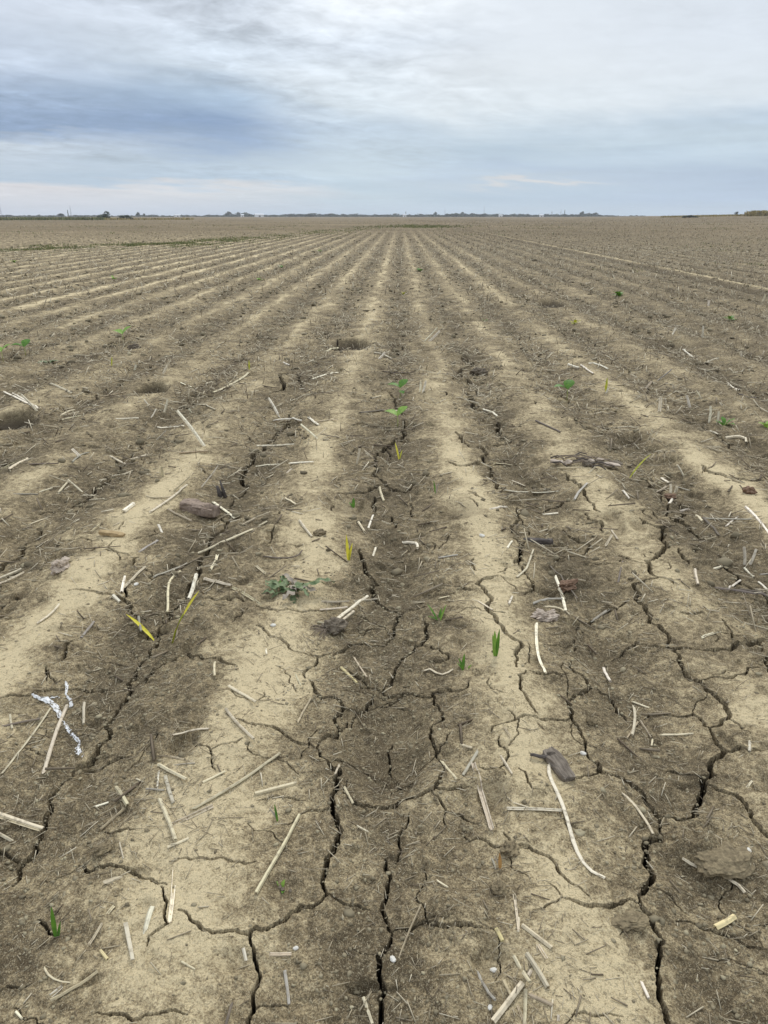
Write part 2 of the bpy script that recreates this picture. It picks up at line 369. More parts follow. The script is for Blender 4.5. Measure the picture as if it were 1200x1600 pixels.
    (12.6, [(.915, 1.887), (.913, 1.822), (.918, 1.78), (.878, 1.759), (.861, 1.704), (.819, 1.673), (.794, 1.621), (.747, 1.526), (.721, 1.526), (.665, 1.558)]),
    (5.0, [(.99, 1.936), (1.011, 1.837)]),
    (9.5, [(.918, 1.78), (.947, 1.787), (.982, 1.777), (1.028, 1.768), (1.058, 1.756)]),
    (8.3, [(.823, 1.671), (.858, 1.641), (.885, 1.617), (.893, 1.558), (.894, 1.498), (.905, 1.461), (.926, 1.426)]),
    (5.2, [(.732, 1.706), (.778, 1.704), (.821, 1.68)]),
    (7.3, [(.751, 1.958), (.8, 1.977), (.902, 1.975), (.912, 1.915), (.915, 1.887)]),
    (6.5, [(1.287, 2.419), (1.267, 2.341)]),
    (10.7, [(1.257, 2.286), (1.211, 2.174)]),
    (5.5, [(.965, 2.123), (1.027, 2.142), (1.081, 2.142), (1.158, 2.198), (1.212, 2.207)]),
    (3.2, [(.33, 1.69), (.352, 1.592), (.385, 1.587)]),
    (12.9, [(.656, 1.512), (.645, 1.476), (.622, 1.472), (.599, 1.446), (.584, 1.398), (.594, 1.379), (.561, 1.317), (.535, 1.285)]),
    (10.1, [(.535, 1.285), (.53, 1.256), (.549, 1.235), (.554, 1.193), (.557, 1.18), (.544, 1.174), (.543, 1.149), (.525, 1.116), (.514, 1.067), (.513, 1.031), (.509, 1.002), (.505, .951)]),
    (9.9, [(.526, 1.256), (.494, 1.26), (.458, 1.245), (.427, 1.247), (.393, 1.248), (.361, 1.26)]),
    (4.0, [(.361, 1.26), (.329, 1.24), (.293, 1.224)]),
    (2.6, [(.362, 1.264), (.342, 1.304)]),
    (6.4, [(.272, 1.419), (.317, 1.421), (.35, 1.387), (.368, 1.347), (.381, 1.318), (.405, 1.298), (.423, 1.273)]),
    (4.5, [(.155, 1.479), (.177, 1.445), (.213, 1.442), (.25, 1.418), (.272, 1.419), (.262, 1.463)]),
    (4.9, [(.604, 1.234), (.645, 1.231), (.676, 1.219), (.718, 1.199), (.729, 1.183), (.766, 1.169), (.791, 1.158)]),
    (2.8, [(.572, 1.312), (.613, 1.291), (.63, 1.268)]),
    (2.4, [(.329, 1.0), (.376, .999), (.425, 1.004)]),
    (8.4, [(-.024, 1.397), (-.024, 1.37), (-.011, 1.346), (-.017, 1.334), (-.021, 1.285), (-.02, 1.228), (-.014, 1.21), (-.006, 1.204)]),
    (9.0, [(-.006, 1.204), (-.009, 1.176), (-.022, 1.153), (-.033, 1.142), (-.031, 1.114), (-.031, 1.09), (-.021, 1.08), (-.029, 1.044), (-.025, 1.002), (-.019, .958)]),
    (6.8, [(-.003, 1.207), (.031, 1.21), (.049, 1.219), (.081, 1.211), (.111, 1.191), (.155, 1.19), (.181, 1.187)]),
    (4.1, [(.035, 1.538), (.031, 1.511), (.014, 1.482), (.008, 1.448), (.015, 1.425), (.0, 1.383)]),
    (5.6, [(-.146, 1.286), (-.119, 1.271), (-.085, 1.268), (-.057, 1.261)]),
    (2.5, [(-.093, 1.164), (-.071, 1.144), (-.035, 1.142)]),
    (11.2, [(-.87, 2.428), (-.863, 2.303), (-.873, 2.22), (-.871, 2.105), (-.838, 2.053), (-.84, 1.998), (-.847, 1.931), (-.861, 1.886), (-.834, 1.841), (-.834, 1.795), (-.842, 1.76), (-.837, 1.749), (-.865, 1.711), (-.879, 1.658)]),
    (11.6, [(-.879, 1.658), (-.894, 1.624), (-.9, 1.585), (-.882, 1.544), (-.879, 1.509), (-.865, 1.467), (-.866, 1.425), (-.859, 1.406), (-.877, 1.374), (-.867, 1.338), (-.865, 1.299)]),
    (8.2, [(-.862, 1.701), (-.811, 1.708), (-.775, 1.727), (-.746, 1.733)]),
    (11.2, [(-1.244, 1.973), (-1.187, 1.99), (-1.147, 1.998), (-1.114, 2.031), (-1.071, 2.04), (-1.023, 2.067), (-.989, 2.051), (-.926, 2.064)]),
    (8.4, [(-1.131, 2.313), (-1.126, 2.247), (-1.121, 2.199)]),
    (5.1, [(-1.159, 2.162), (-1.13, 2.096)]),
    (8.7, [(-.843, 2.067), (-.812, 2.188), (-.751, 2.258), (-.744, 2.279)]),
    (10.9, [(-.724, 2.286), (-.655, 2.228), (-.595, 2.217), (-.524, 2.156)]),
    (6.1, [(-1.05, 1.769), (-.998, 1.745)]),
    (3.3, [(-.571, 1.776), (-.512, 1.725), (-.499, 1.681), (-.481, 1.652)]),
    (4.0, [(-.512, 1.725), (-.429, 1.77)]),
    (7.7, [(-.741, 1.364), (-.704, 1.338), (-.689, 1.351), (-.634, 1.342), (-.604, 1.336), (-.558, 1.315), (-.51, 1.289)]),
    (3.0, [(-.739, 1.359), (-.772, 1.329), (-.813, 1.303)]),
    (5.3, [(-.521, 1.285), (-.508, 1.257), (-.493, 1.216), (-.474, 1.181), (-.508, 1.156), (-.506, 1.135)]),
    (4.9, [(-.512, 1.363), (-.475, 1.358), (-.42, 1.353), (-.368, 1.347), (-.321, 1.354)]),
    (6.6, [(-.965, 1.409), (-.946, 1.403), (-.892, 1.382)]),
    (5.8, [(-.773, 1.216), (-.741, 1.192), (-.71, 1.169)]),
    (4.6, [(-.571, .992), (-.537, .99), (-.497, .983), (-.481, .97), (-.437, .982), (-.384, .987)]),
    (2.6, [(-.788, 1.053), (-.743, 1.06), (-.717, 1.067)]),
    (12.4, [(-1.3, 2.702), (-1.164, 2.689), (-1.12, 2.686)]),
    (14.1, [(-1.12, 2.686), (-1.071, 2.659), (-1.02, 2.578), (-.989, 2.555), (-.943, 2.526)]),
    (9.1, [(-1.095, 2.787), (-1.071, 2.659)]),
    (15.3, [(-.845, 3.623), (-.884, 3.337), (-.856, 3.179), (-.872, 3.073), (-.837, 2.936), (-.851, 2.82), (-.839, 2.695), (-.879, 2.593), (-.87, 2.428)]),
    (15.9, [(-1.65, 4.15), (-1.693, 4.033), (-1.673, 3.821), (-1.713, 3.745)]),
    (15.0, [(-1.733, 3.408), (-1.701, 3.313), (-1.712, 3.185), (-1.696, 3.104), (-1.713, 2.981), (-1.694, 2.872)]),
    (8.7, [(-1.143, 3.073), (-1.134, 2.97)]),
    (8.8, [(-1.301, 3.093), (-1.18, 3.067)]),
    (8.0, [(-.755, 2.676), (-.592, 2.652)]),
    (4.5, [(-.04, 2.079), (-.125, 2.13), (-.16, 2.198)]),
    (3.7, [(-.357, 1.558), (-.306, 1.578), (-.233, 1.569)]),
    (3.6, [(-.719, 1.461), (-.654, 1.46), (-.634, 1.456)]),
    (3.7, [(.413, 1.881), (.428, 1.861)])]
STRAWS = [   # kind of tint, width in mm, standing height, label, course over the soil
    ('p', 11.1, 0, 'long pale straw lying lengthwise in front of the torn white film, nearest', [(-.952, 1.661), (-.985, 1.816), (-1.014, 1.973)]),
    ('p', 9.3, 0, 'long pale straw lying lengthwise in front of the torn white film, second nearest', [(-1.061, 1.661), (-1.058, 1.785), (-1.059, 1.956)]),
    ('b', 10.5, 0, 'short dark twig lying crosswise left of the torn white film, nearest', [(-1.181, 1.859), (-1.065, 1.897)]),
    ('p', 10.7, 0, 'short pale straw lying lengthwise right of the torn white film', [(-.964, 1.983), (-.921, 1.867)]),
    ('p', 8.8, 0, 'short pale straw lying aslant left of the torn white film, second nearest', [(-1.169, 1.926), (-1.129, 1.855)]),
    ('p', 10.3, 0, 'pale straw lying crosswise in front of the diagonal crack at far left, nearest', [(-1.008, 1.515), (-.87, 1.472)]),
    ('p', 7.3, 0, 'pale straw lying crosswise in front of the diagonal crack at far left, second nearest', [(-1.0, 1.498), (-.874, 1.466)]),
    ('p', 12.2, 0, 'short pale straw lying aslant left of the straw tangle at lower left, sixth nearest', [(-.741, 1.622), (-.706, 1.575), (-.681, 1.539)]),
    ('t', 7.4, 0, 'short tan straw lying lengthwise left of the straw tangle at lower left, fifth nearest', [(-.689, 1.537), (-.707, 1.497), (-.723, 1.464)]),
    ('p', 10.2, 0, 'short pale straw lying aslant beyond the straw tangle at lower left, second nearest', [(-.643, 1.68), (-.546, 1.606)]),
    ('w', 7.8, 0, 'tiny whitish straw lying lengthwise left of the straw tangle at lower left, third nearest', [(-.633, 1.65), (-.622, 1.596)]),
    ('f', 10.7, 0, 'short flat pale straw lying aslant left of the straw tangle at lower left, nearest', [(-.612, 1.637), (-.585, 1.582), (-.561, 1.532)]),
    ('p', 12.3, 0, 'pale straw lying aslant in front of the straw tangle at lower left, second nearest', [(-.602, 1.552), (-.562, 1.481), (-.522, 1.409)]),
    ('p', 10.8, 0, 'long pale straw lying aslant right of the straw tangle at lower left', [(-.507, 1.505), (-.44, 1.568), (-.373, 1.65), (-.321, 1.728)]),
    ('p', 10.2, 0, 'short pale straw lying aslant in front of the straw tangle at lower left, nearest', [(-.549, 1.463), (-.503, 1.487), (-.456, 1.516)]),
    ('p', 11.7, 0, 'short pale straw lying crosswise beyond the straw tangle at lower left, fifth nearest', [(-.627, 1.789), (-.602, 1.803), (-.534, 1.81)]),
    ('p', 10.2, 0, 'pale straw lying aslant left of the crack fork in mid-left, nearest', [(-.505, 1.901), (-.439, 1.807), (-.396, 1.757)]),
    ('p', 10.9, 0, 'pale straw lying aslant left of the crack fork in mid-left, second nearest', [(-.527, 2.035), (-.423, 1.941)]),
    ('p', 9.6, 0, 'short pale straw lying lengthwise in front of the bright yellow blade', [(-.602, 2.179), (-.587, 2.109)]),
    ('p', 9.3, 0, 'short pale straw lying aslant beyond the straw tangle at lower left, nearest', [(-.504, 1.605), (-.452, 1.64)]),
    ('p', 8.0, 0, 'short pale straw lying crosswise beyond the straw tangle at lower left, fourth nearest', [(-.624, 1.717), (-.546, 1.682)]),
    ('g', 8.0, 0, 'short grey straw lying crosswise beyond the straw tangle at lower left, third nearest', [(-.629, 1.683), (-.541, 1.676)]),
    ('w', 7.5, 0, 'tiny whitish straw lying crosswise right of the diagonal crack at far left', [(-.771, 1.545), (-.738, 1.558)]),
    ('p', 6.3, 0, 'tiny pale straw lying aslant left of the straw tangle at lower left, fourth nearest', [(-.693, 1.642), (-.665, 1.621)]),
    ('g', 6.1, 0, 'tiny grey straw lying crosswise left of the straw tangle at lower left, second nearest', [(-.655, 1.6), (-.599, 1.581)]),
    ('p', 12.9, 0, 'long pale straw lying lengthwise beyond the brown dead sprout, third nearest', [(.21, 1.713), (.224, 1.603), (.232, 1.464)]),
    ('p', 10.0, 0, 'short pale straw lying crosswise in front of the crack fork in mid-left, second nearest', [(-.363, 1.576), (-.262, 1.623)]),
    ('y', 11.6, 0, 'short yellowish straw lying aslant beyond the shallow bowl at centre', [(-.186, 2.207), (-.128, 2.109)]),
    ('t', 7.9, 0, 'tan straw lying lengthwise in front of the root clump', [(-.148, 2.282), (-.097, 2.124)]),
    ('t', 7.1, 0, 'short tan straw lying lengthwise beyond the crack fork in mid-left', [(-.292, 1.884), (-.264, 1.998)]),
    ('p', 12.6, 0, 'pale straw lying crosswise left of the small green grass tuft', [(.085, 2.186), (.127, 2.176), (.147, 2.162), (.175, 2.18), (.215, 2.177)]),
    ('p', 8.3, 0, 'tiny pale straw lying aslant left of the grey knotted wood chunk, fourth nearest', [(.178, 1.8), (.213, 1.777)]),
    ('p', 7.6, 0, 'tiny pale straw lying lengthwise left of the grey knotted wood chunk, second nearest', [(.312, 1.852), (.325, 1.811)]),
    ('p', 7.9, 0, 'short pale straw lying lengthwise left of the grey knotted wood chunk, nearest', [(.288, 1.743), (.306, 1.646)]),
    ('p', 7.6, 0, 'short pale straw lying lengthwise left of the shallow bowl at centre', [(-.328, 2.13), (-.301, 2.063)]),
    ('p', 9.0, 0, 'long pale straw lying lengthwise beyond the low sprout in a dark crater, nearest', [(-.303, 1.254), (-.278, 1.36), (-.241, 1.512)]),
    ('p', 7.6, 0, 'short pale straw lying lengthwise in front of the crack fork in mid-left, third nearest', [(-.136, 1.619), (-.109, 1.559)]),
    ('p', 9.6, 0, 'short pale straw lying lengthwise in front of the crack fork in mid-left, nearest', [(-.156, 1.713), (-.163, 1.651)]),
    ('w', 8.0, 0, 'tiny whitish straw lying lengthwise left of the root clump', [(-.451, 2.285), (-.44, 2.241)]),
    ('p', 7.9, 0, 'short pale straw lying lengthwise in front of the shallow bowl at centre', [(.125, 1.729), (.159, 1.636)]),
    ('g', 9.6, 0, 'short grey straw lying aslant left of the grey knotted wood chunk, third nearest', [(.229, 1.767), (.178, 1.659)]),
    ('w', 11.0, 0, "long whitish straw lying lengthwise beyond the white bent stalk's hooked end", [(.414, 1.709), (.415, 1.579), (.421, 1.463), (.435, 1.368), (.454, 1.339), (.474, 1.333)]),
    ('w', 8.9, 0, 'whitish straw lying crosswise beyond the brown dead sprout, nearest', [(.28, 1.541), (.415, 1.529)]),
    ('p', 5.2, 0, 'tiny pale straw lying aslant beyond the brown dead sprout, second nearest', [(.295, 1.561), (.334, 1.541)]),
    ('w', 13.1, 0, 'long whitish straw lying lengthwise beyond the long stalk by the middle right crack', [(.505, 2.461), (.481, 2.26), (.477, 2.123)]),
    ('p', 10.7, 0, 'pale straw lying lengthwise beyond the crooked crack at the right edge, fourth nearest', [(.739, 2.029), (.717, 1.94), (.686, 1.865)]),
    ('p', 7.3, 0, 'tiny pale straw lying aslant beyond the crooked crack at the right edge, fifth nearest', [(.741, 2.052), (.78, 2.012)]),
    ('p', 6.9, 0, 'short pale straw lying crosswise beyond the crooked crack at the right edge, nearest', [(.778, 1.884), (.866, 1.874)]),
    ('p', 8.2, 0, 'pale straw lying lengthwise in front of the grey knotted wood chunk', [(.594, 1.61), (.615, 1.551), (.628, 1.478)]),
    ('w', 9.9, 0, 'tiny whitish straw lying lengthwise right of the crooked crack at the right edge', [(1.002, 1.821), (.982, 1.772)]),
    ('w', 10.8, 0, 'whitish straw lying lengthwise right of the long stalk by the middle right crack', [(.706, 2.268), (.69, 2.131)]),
    ('t', 5.4, 0, 'short tan straw lying aslant beyond the crooked crack at the right edge, sixth nearest', [(.643, 2.021), (.672, 1.988), (.691, 1.929)]),
    ('p', 6.9, 0, 'tiny pale straw lying lengthwise beyond the crooked crack at the right edge, second nearest', [(.753, 1.881), (.74, 1.848)]),
    ('f', 6.2, 0, 'tiny flat pale straw lying aslant in front of the crooked crack at the right edge', [(.915, 1.633), (.942, 1.658)]),
    ('t', 5.2, 0, 'short tan straw lying lengthwise beyond the crooked crack at the right edge, third nearest', [(.734, 1.944), (.745, 1.873)]),
    ('t', 5.2, 0, 'short tan straw lying aslant left of the crooked crack at the right edge', [(.727, 1.943), (.672, 1.862)]),
    ('w', 9.1, 0, 'whitish straw lying lengthwise left of the crack fork at bottom left, second nearest', [(-.51, 1.354), (-.49, 1.267), (-.472, 1.181)]),
    ('f', 10.9, 0, 'short flat pale straw lying aslant beyond the bottom left corner, fourth nearest', [(-.572, 1.197), (-.546, 1.146), (-.524, 1.101)]),
    ('f', 13.7, 0, 'short flat pale straw lying lengthwise beyond the bottom left corner, fifth nearest', [(-.522, 1.223), (-.521, 1.161)]),
    ('p', 7.6, 0, 'tiny pale straw lying aslant right of the green blade low at left, second nearest', [(-.623, 1.211), (-.609, 1.235)]),
    ('p', 6.2, 0, 'tiny pale straw lying lengthwise right of the green blade low at left, nearest', [(-.636, 1.153), (-.621, 1.194)]),
    ('t', 6.3, 0, 'short tan straw lying aslant beyond the bottom left corner, nearest', [(-.659, 1.024), (-.625, 1.049), (-.591, 1.085)]),
    ('p', 5.3, 0, 'short pale straw lying aslant beyond the bottom left corner, second nearest', [(-.712, 1.11), (-.684, 1.077), (-.635, 1.06)]),
    ('p', 14.7, 0, 'tiny pale straw lying aslant beyond the green blade low at left', [(-.654, 1.297), (-.608, 1.331)]),
    ('b', 6.6, 0, 'short dark twig lying lengthwise in front of the crack fork at bottom left, third nearest', [(-.307, 1.037), (-.31, .971)]),
    ('w', 7.2, 0, 'tiny whitish straw lying lengthwise in front of the crack fork at bottom left, nearest', [(-.309, 1.135), (-.3, 1.115)]),
    ('y', 7.2, 0, 'tiny yellowish straw lying aslant beyond the bottom left corner, third nearest', [(-.602, 1.132), (-.579, 1.109)]),
    ('p', 4.7, 0, 'tiny pale straw lying aslant left of the crack fork at bottom left, nearest', [(-.425, 1.093), (-.392, 1.077)]),
    ('w', 5.6, 0, 'tiny whitish straw lying aslant left of the bottom left corner, second nearest', [(-.725, 1.014), (-.706, 1.0)]),
    ('p', 4.2, 0, 'tiny pale straw lying aslant in front of the straw tangle at lower left, fourth nearest', [(-.659, 1.414), (-.634, 1.367)]),
    ('p', 8.4, 0, 'tiny pale straw lying crosswise in front of the straw tangle at lower left, third nearest', [(-.539, 1.398), (-.493, 1.419)]),
    ('w', 10.3, 0, 'tiny whitish straw lying aslant left of the bottom left corner, nearest', [(-.664, 1.037), (-.648, 1.053)]),
    ('p', 8.6, 0, 'tiny pale straw lying crosswise in front of the diagonal crack at far left, third nearest', [(-.975, 1.453), (-.926, 1.437)]),
    ('p', 7.8, 0, 'tiny pale straw lying crosswise right of the crack fork at bottom left', [(-.254, 1.128), (-.21, 1.127)]),
    ('g', 7.5, 0, 'short grey straw lying lengthwise in front of the crack fork at bottom left, second nearest', [(-.219, 1.095), (-.202, 1.029)]),
    ('t', 4.4, 0, 'tan straw lying lengthwise beyond the wide vertical crack at bottom centre', [(.057, 1.262), (.035, 1.209), (.008, 1.137)]),
    ('p', 7.3, 0, 'tiny pale straw lying lengthwise in front of the wide vertical crack at bottom centre', [(-.06, 1.047), (-.041, .997)]),
    ('y', 9.7, 0, 'tiny yellowish straw lying lengthwise beyond the straw bunch at bottom right, seventh nearest', [(.21, 1.181), (.22, 1.153)]),
    ('g', 7.5, 0, 'short grey straw lying lengthwise left of the straw bunch at bottom right, third nearest', [(.167, 1.103), (.177, 1.057), (.191, 1.029)]),
    ('p', 11.2, 0, 'short pale straw lying aslant left of the straw bunch at bottom right, second nearest', [(.184, .997), (.217, 1.03), (.247, 1.063)]),
    ('p', 10.3, .018, 'tiny pale straw standing up beyond the straw bunch at bottom right, nearest', [(.251, 1.081), (.259, 1.051)]),
    ('p', 7.8, 0, 'short pale straw lying lengthwise in front of the straw bunch at bottom right, nearest', [(.252, 1.052), (.24, .986)]),
    ('t', 8.9, 0, 'tiny tan straw lying aslant right of the straw bunch at bottom right, nearest', [(.257, 1.044), (.297, 1.016)]),
    ('p', 9.8, 0, 'short pale straw lying lengthwise right of the straw bunch at bottom right, second nearest', [(.264, 1.122), (.28, 1.086), (.294, 1.052)]),
    ('p', 7.0, 0, 'tiny pale straw lying lengthwise beyond the straw bunch at bottom right, fourth nearest', [(.238, 1.119), (.25, 1.091)]),
    ('p', 9.2, 0, 'tiny pale straw lying aslant beyond the straw bunch at bottom right, third nearest', [(.259, 1.076), (.268, 1.089)]),
    ('t', 6.8, 0, 'tiny tan straw lying lengthwise left of the straw bunch at bottom right, nearest', [(.212, 1.07), (.223, 1.041)]),
    ('p', 9.0, 0, 'short pale straw lying aslant beyond the straw bunch at bottom right, sixth nearest', [(.264, 1.186), (.289, 1.16), (.316, 1.133)]),
    ('p', 7.1, 0, 'tiny pale straw lying lengthwise beyond the straw bunch at bottom right, fifth nearest', [(.289, 1.142), (.302, 1.112)]),
    ('t', 4.4, 0, 'tiny tan straw lying lengthwise in front of the straw bunch at bottom right, second nearest', [(.233, 1.025), (.239, .998)]),
    ('p', 6.1, 0, 'tiny pale straw lying lengthwise beyond the straw bunch at bottom right, eighth nearest', [(.259, 1.202), (.254, 1.171)]),
    ('p', 8.0, 0, 'tiny pale straw lying lengthwise beyond the straw bunch at bottom right, second nearest', [(.23, 1.077), (.238, 1.056)]),
    ('w', 5.4, 0, 'tiny whitish straw lying lengthwise in front of the straw bunch at bottom right, third nearest', [(.304, 1.0), (.302, .989)]),
    ('p', 5.6, 0, 'short pale straw lying lengthwise in front of the brown dead sprout', [(.26, 1.277), (.257, 1.222), (.254, 1.17)]),
    ('p', 7.4, 0, 'pale straw lying aslant beyond the yellow split stalk, nearest', [(.68, 1.414), (.726, 1.368), (.767, 1.334), (.778, 1.303)]),
    ('y', 12.7, 0, 'tiny yellowish straw lying aslant right of the yellow split stalk', [(.683, 1.222), (.734, 1.249)]),
    ('w', 6.8, 0, 'tiny whitish straw lying lengthwise left of the wide vertical crack at bottom right', [(.483, 1.084), (.485, 1.043)]),
    ('p', 5.4, 0, 'tiny pale straw lying lengthwise beyond the yellow split stalk, second nearest', [(.827, 1.409), (.81, 1.355)]),
    ('p', 5.3, 0, 'tiny pale straw lying aslant left of the brown dead sprout, second nearest', [(.094, 1.318), (.117, 1.289)]),
    ('g', 5.5, 0, 'tiny grey straw lying lengthwise left of the brown dead sprout, nearest', [(.225, 1.388), (.231, 1.355)]),
    ('p', 5.8, 0, 'tiny pale straw lying crosswise beyond the low sprout in a dark crater, second nearest', [(-.068, 1.472), (-.095, 1.484)]),
    ('p', 13.8, 0, 'long pale straw lying lengthwise left of the hollow brown cob, nearest', [(-1.234, 3.548), (-1.192, 3.727), (-1.146, 3.925)]),
    ('p', 13.0, .089, 'short pale straw slanting up left of the upright dark splinter, second nearest', [(-1.218, 3.86), (-1.112, 3.88)]),
    ('t', 10.9, 0, 'tan straw lying crosswise left of the hollow brown cob, second nearest', [(-1.342, 3.812), (-1.265, 3.761), (-1.193, 3.767)]),
    ('t', 11.8, 0, 'tan straw lying aslant in front of the hollow brown cob, nearest', [(-1.169, 3.619), (-1.013, 3.489)]),
    ('w', 15.1, 0, 'long whitish straw lying aslant right of the hollow brown cob, nearest', [(-.974, 3.776), (-.894, 3.669), (-.816, 3.559)]),
    ('p', 13.6, 0, 'long pale straw lying aslant in front of the hollow brown cob, second nearest', [(-.9, 3.151), (-.79, 3.192), (-.682, 3.325)]),
    ('p', 11.5, 0, 'short pale straw lying aslant right of the hollow brown cob, second nearest', [(-.772, 3.423), (-.701, 3.517)]),
    ('w', 12.8, 0, 'whitish straw lying lengthwise left of the grey-green weed rosette, second nearest', [(-.801, 3.103), (-.793, 2.925)]),
    ('w', 14.5, 0, 'whitish straw lying lengthwise beyond the bright yellow blade, second nearest', [(-.845, 2.9), (-.836, 2.805), (-.83, 2.712)]),
    ('p', 12.0, 0, 'long pale straw lying lengthwise beyond the bright yellow blade, nearest', [(-.923, 2.948), (-.933, 2.792), (-.913, 2.712), (-.888, 2.608)]),
    ('p', 16.9, 0, 'pale straw lying aslant beyond the bright yellow blade, third nearest', [(-.801, 2.863), (-.734, 2.805), (-.666, 2.758)]),
    ('p', 11.6, 0, 'pale straw lying aslant left of the grey-green weed rosette, nearest', [(-.666, 2.758), (-.595, 2.693), (-.522, 2.609)]),
    ('g', 12.6, 0, 'grey straw lying lengthwise beyond the bright yellow blade, fourth nearest', [(-1.011, 2.852), (-.923, 3.042)]),
    ('w', 13.2, 0, 'whitish straw lying lengthwise right of the pinkish clod, nearest', [(-1.135, 2.868), (-1.092, 2.702)]),
    ('p', 12.2, 0, 'pale straw lying lengthwise right of the pinkish clod, second nearest', [(-1.099, 2.744), (-1.073, 2.943)]),
    ('g', 13.3, 0, 'grey straw lying aslant right of the orange wood chip, nearest', [(-1.174, 3.092), (-1.104, 3.232)]),
    ('w', 13.5, .124, 'short whitish straw slanting up left of the upright dark splinter, nearest', [(-1.091, 3.983), (-.989, 4.003)]),
    ('p', 11.3, 0, 'short pale straw lying lengthwise beyond the orange wood chip', [(-1.444, 3.32), (-1.433, 3.432)]),
    ('w', 20.8, 0, 'short whitish straw lying lengthwise left of the hollow brown cob, third nearest', [(-1.363, 3.532), (-1.354, 3.658)]),
    ('w', 14.0, 0, 'short whitish straw lying aslant right of the orange wood chip, second nearest', [(-1.156, 3.418), (-1.102, 3.308)]),
    ('p', 11.0, 0, 'pale straw lying lengthwise in front of the pinkish clod', [(-1.315, 2.444), (-1.297, 2.497), (-1.29, 2.583)]),
    ('g', 10.6, 0, 'grey straw lying lengthwise left of the bright yellow blade, third nearest', [(-1.111, 2.34), (-1.124, 2.489)]),
    ('w', 16.1, 0, 'tiny whitish straw lying aslant left of the bright yellow blade, second nearest', [(-1.114, 2.67), (-1.077, 2.639)]),
    ('p', 12.5, 0, 'pale straw lying lengthwise left of the pinkish clod, second nearest', [(-1.666, 2.845), (-1.621, 2.967)]),
    ('p', 9.8, 0, 'pale straw lying lengthwise left of the pinkish clod, nearest', [(-1.637, 2.787), (-1.588, 2.924)]),
    ('g', 12.5, 0, 'grey straw lying crosswise in front of the left edge ridge, second nearest', [(-2.08, 3.781), (-1.925, 3.831)]),
    ('p', 16.2, 0, 'pale straw lying lengthwise right of the left edge ridge, nearest', [(-1.834, 3.861), (-1.85, 4.048)]),
    ('p', 14.8, .079, 'short pale straw slanting up right of the left edge ridge, second nearest', [(-1.729, 3.95), (-1.814, 3.97)]),
    ('p', 17.8, 0, 'long pale straw lying lengthwise beyond the left edge ridge, second nearest', [(-2.277, 4.244), (-2.315, 4.553)]),
    ('p', 14.5, 0, 'pale straw lying lengthwise beyond the left edge ridge, fifth nearest', [(-2.393, 4.376), (-2.325, 4.549)]),
    ('w', 18.4, .059, 'tiny whitish straw slanting up beyond the left edge ridge, third nearest', [(-1.941, 4.473), (-1.996, 4.493)]),
    ('g', 14.5, 0, 'long grey straw lying lengthwise beyond the left edge ridge, fourth nearest', [(-1.948, 4.352), (-1.967, 4.645)]),
    ('b', 17.4, 0, 'dark twig lying crosswise beyond the left edge ridge, nearest', [(-2.168, 4.277), (-2.004, 4.291)]),
    ('p', 14.5, 0, 'pale straw lying aslant right of the left edge ridge, third nearest', [(-1.792, 4.556), (-1.651, 4.421)]),
    ('p', 12.9, 0, 'pale straw lying aslant right of the left edge ridge, fourth nearest', [(-1.685, 4.518), (-1.597, 4.656)]),
    ('g', 10.9, 0, 'grey straw lying lengthwise left of the bright yellow blade, nearest', [(-.975, 2.541), (-.92, 2.404)]),
    ('t', 14.8, 0, 'tan straw lying crosswise beyond the upright dark splinter, third nearest', [(-1.367, 4.573), (-1.2, 4.629)]),
    ('p', 12.8, 0, 'short pale straw lying lengthwise in front of the left edge ridge, nearest', [(-1.939, 3.865), (-1.9, 3.95)]),
    ('p', 11.7, 0, 'short pale straw lying lengthwise left of the orange wood chip', [(-1.797, 3.445), (-1.759, 3.546)]),
    ('p', 17.2, .067, 'tiny pale straw standing up left of the upright dark splinter, third nearest', [(-1.342, 4.128), (-1.349, 4.148)]),
    ('w', 10.5, 0, 'whitish straw lying crosswise beyond the root clump, sixth nearest', [(-.295, 2.669), (-.178, 2.691), (-.079, 2.734)]),
    ('w', 14.5, .02, 'long whitish straw slanting up beyond the root clump, third nearest', [(-.261, 2.439), (-.196, 2.571), (-.115, 2.689)]),
    ('p', 11.0, .02, 'short pale straw slanting up beyond the root clump, second nearest', [(-.225, 2.486), (-.165, 2.585)]),
    ('p', 10.9, 0, 'short pale straw lying crosswise beyond the root clump, nearest', [(-.296, 2.484), (-.231, 2.499)]),
    ('p', 9.0, 0, 'tiny pale straw lying lengthwise beyond the root clump, fourth nearest', [(-.22, 2.569), (-.206, 2.621)]),
    ('p', 9.1, 0, 'short pale straw lying crosswise beyond the root clump, fifth nearest', [(-.297, 2.611), (-.192, 2.634)]),
    ('w', 14.2, 0, 'whitish straw lying crosswise beyond the upright dark splinter, nearest', [(-.857, 4.394), (-.714, 4.4)]),
    ('w', 14.1, 0, 'whitish straw lying crosswise beyond the upright dark splinter, second nearest', [(-.652, 4.402), (-.505, 4.372)]),
    ('w', 16.3, 0, 'whitish straw lying aslant right of the yellow sprout in the centre, second nearest', [(.005, 3.327), (.056, 3.295), (.089, 3.175)]),
    ('w', 13.0, 0, 'whitish straw lying lengthwise beyond the yellow sprout in the centre, second nearest', [(-.149, 3.393), (-.125, 3.608)]),
    ('p', 11.4, 0, 'short pale straw lying lengthwise beyond the yellow sprout in the centre, nearest', [(-.194, 3.502), (-.158, 3.391)]),
    ('p', 12.5, 0, 'pale straw lying lengthwise left of the yellow sprout in the centre, nearest', [(-.475, 3.434), (-.394, 3.252)]),
    ('p', 14.4, 0, 'pale straw lying lengthwise beyond the yellow sprout in the centre, third nearest', [(-.103, 4.022), (-.074, 3.805)]),
    ('w', 12.0, 0, 'short whitish straw lying lengthwise right of the yellow sprout in the centre, nearest', [(-.111, 3.105), (-.101, 3.226)]),
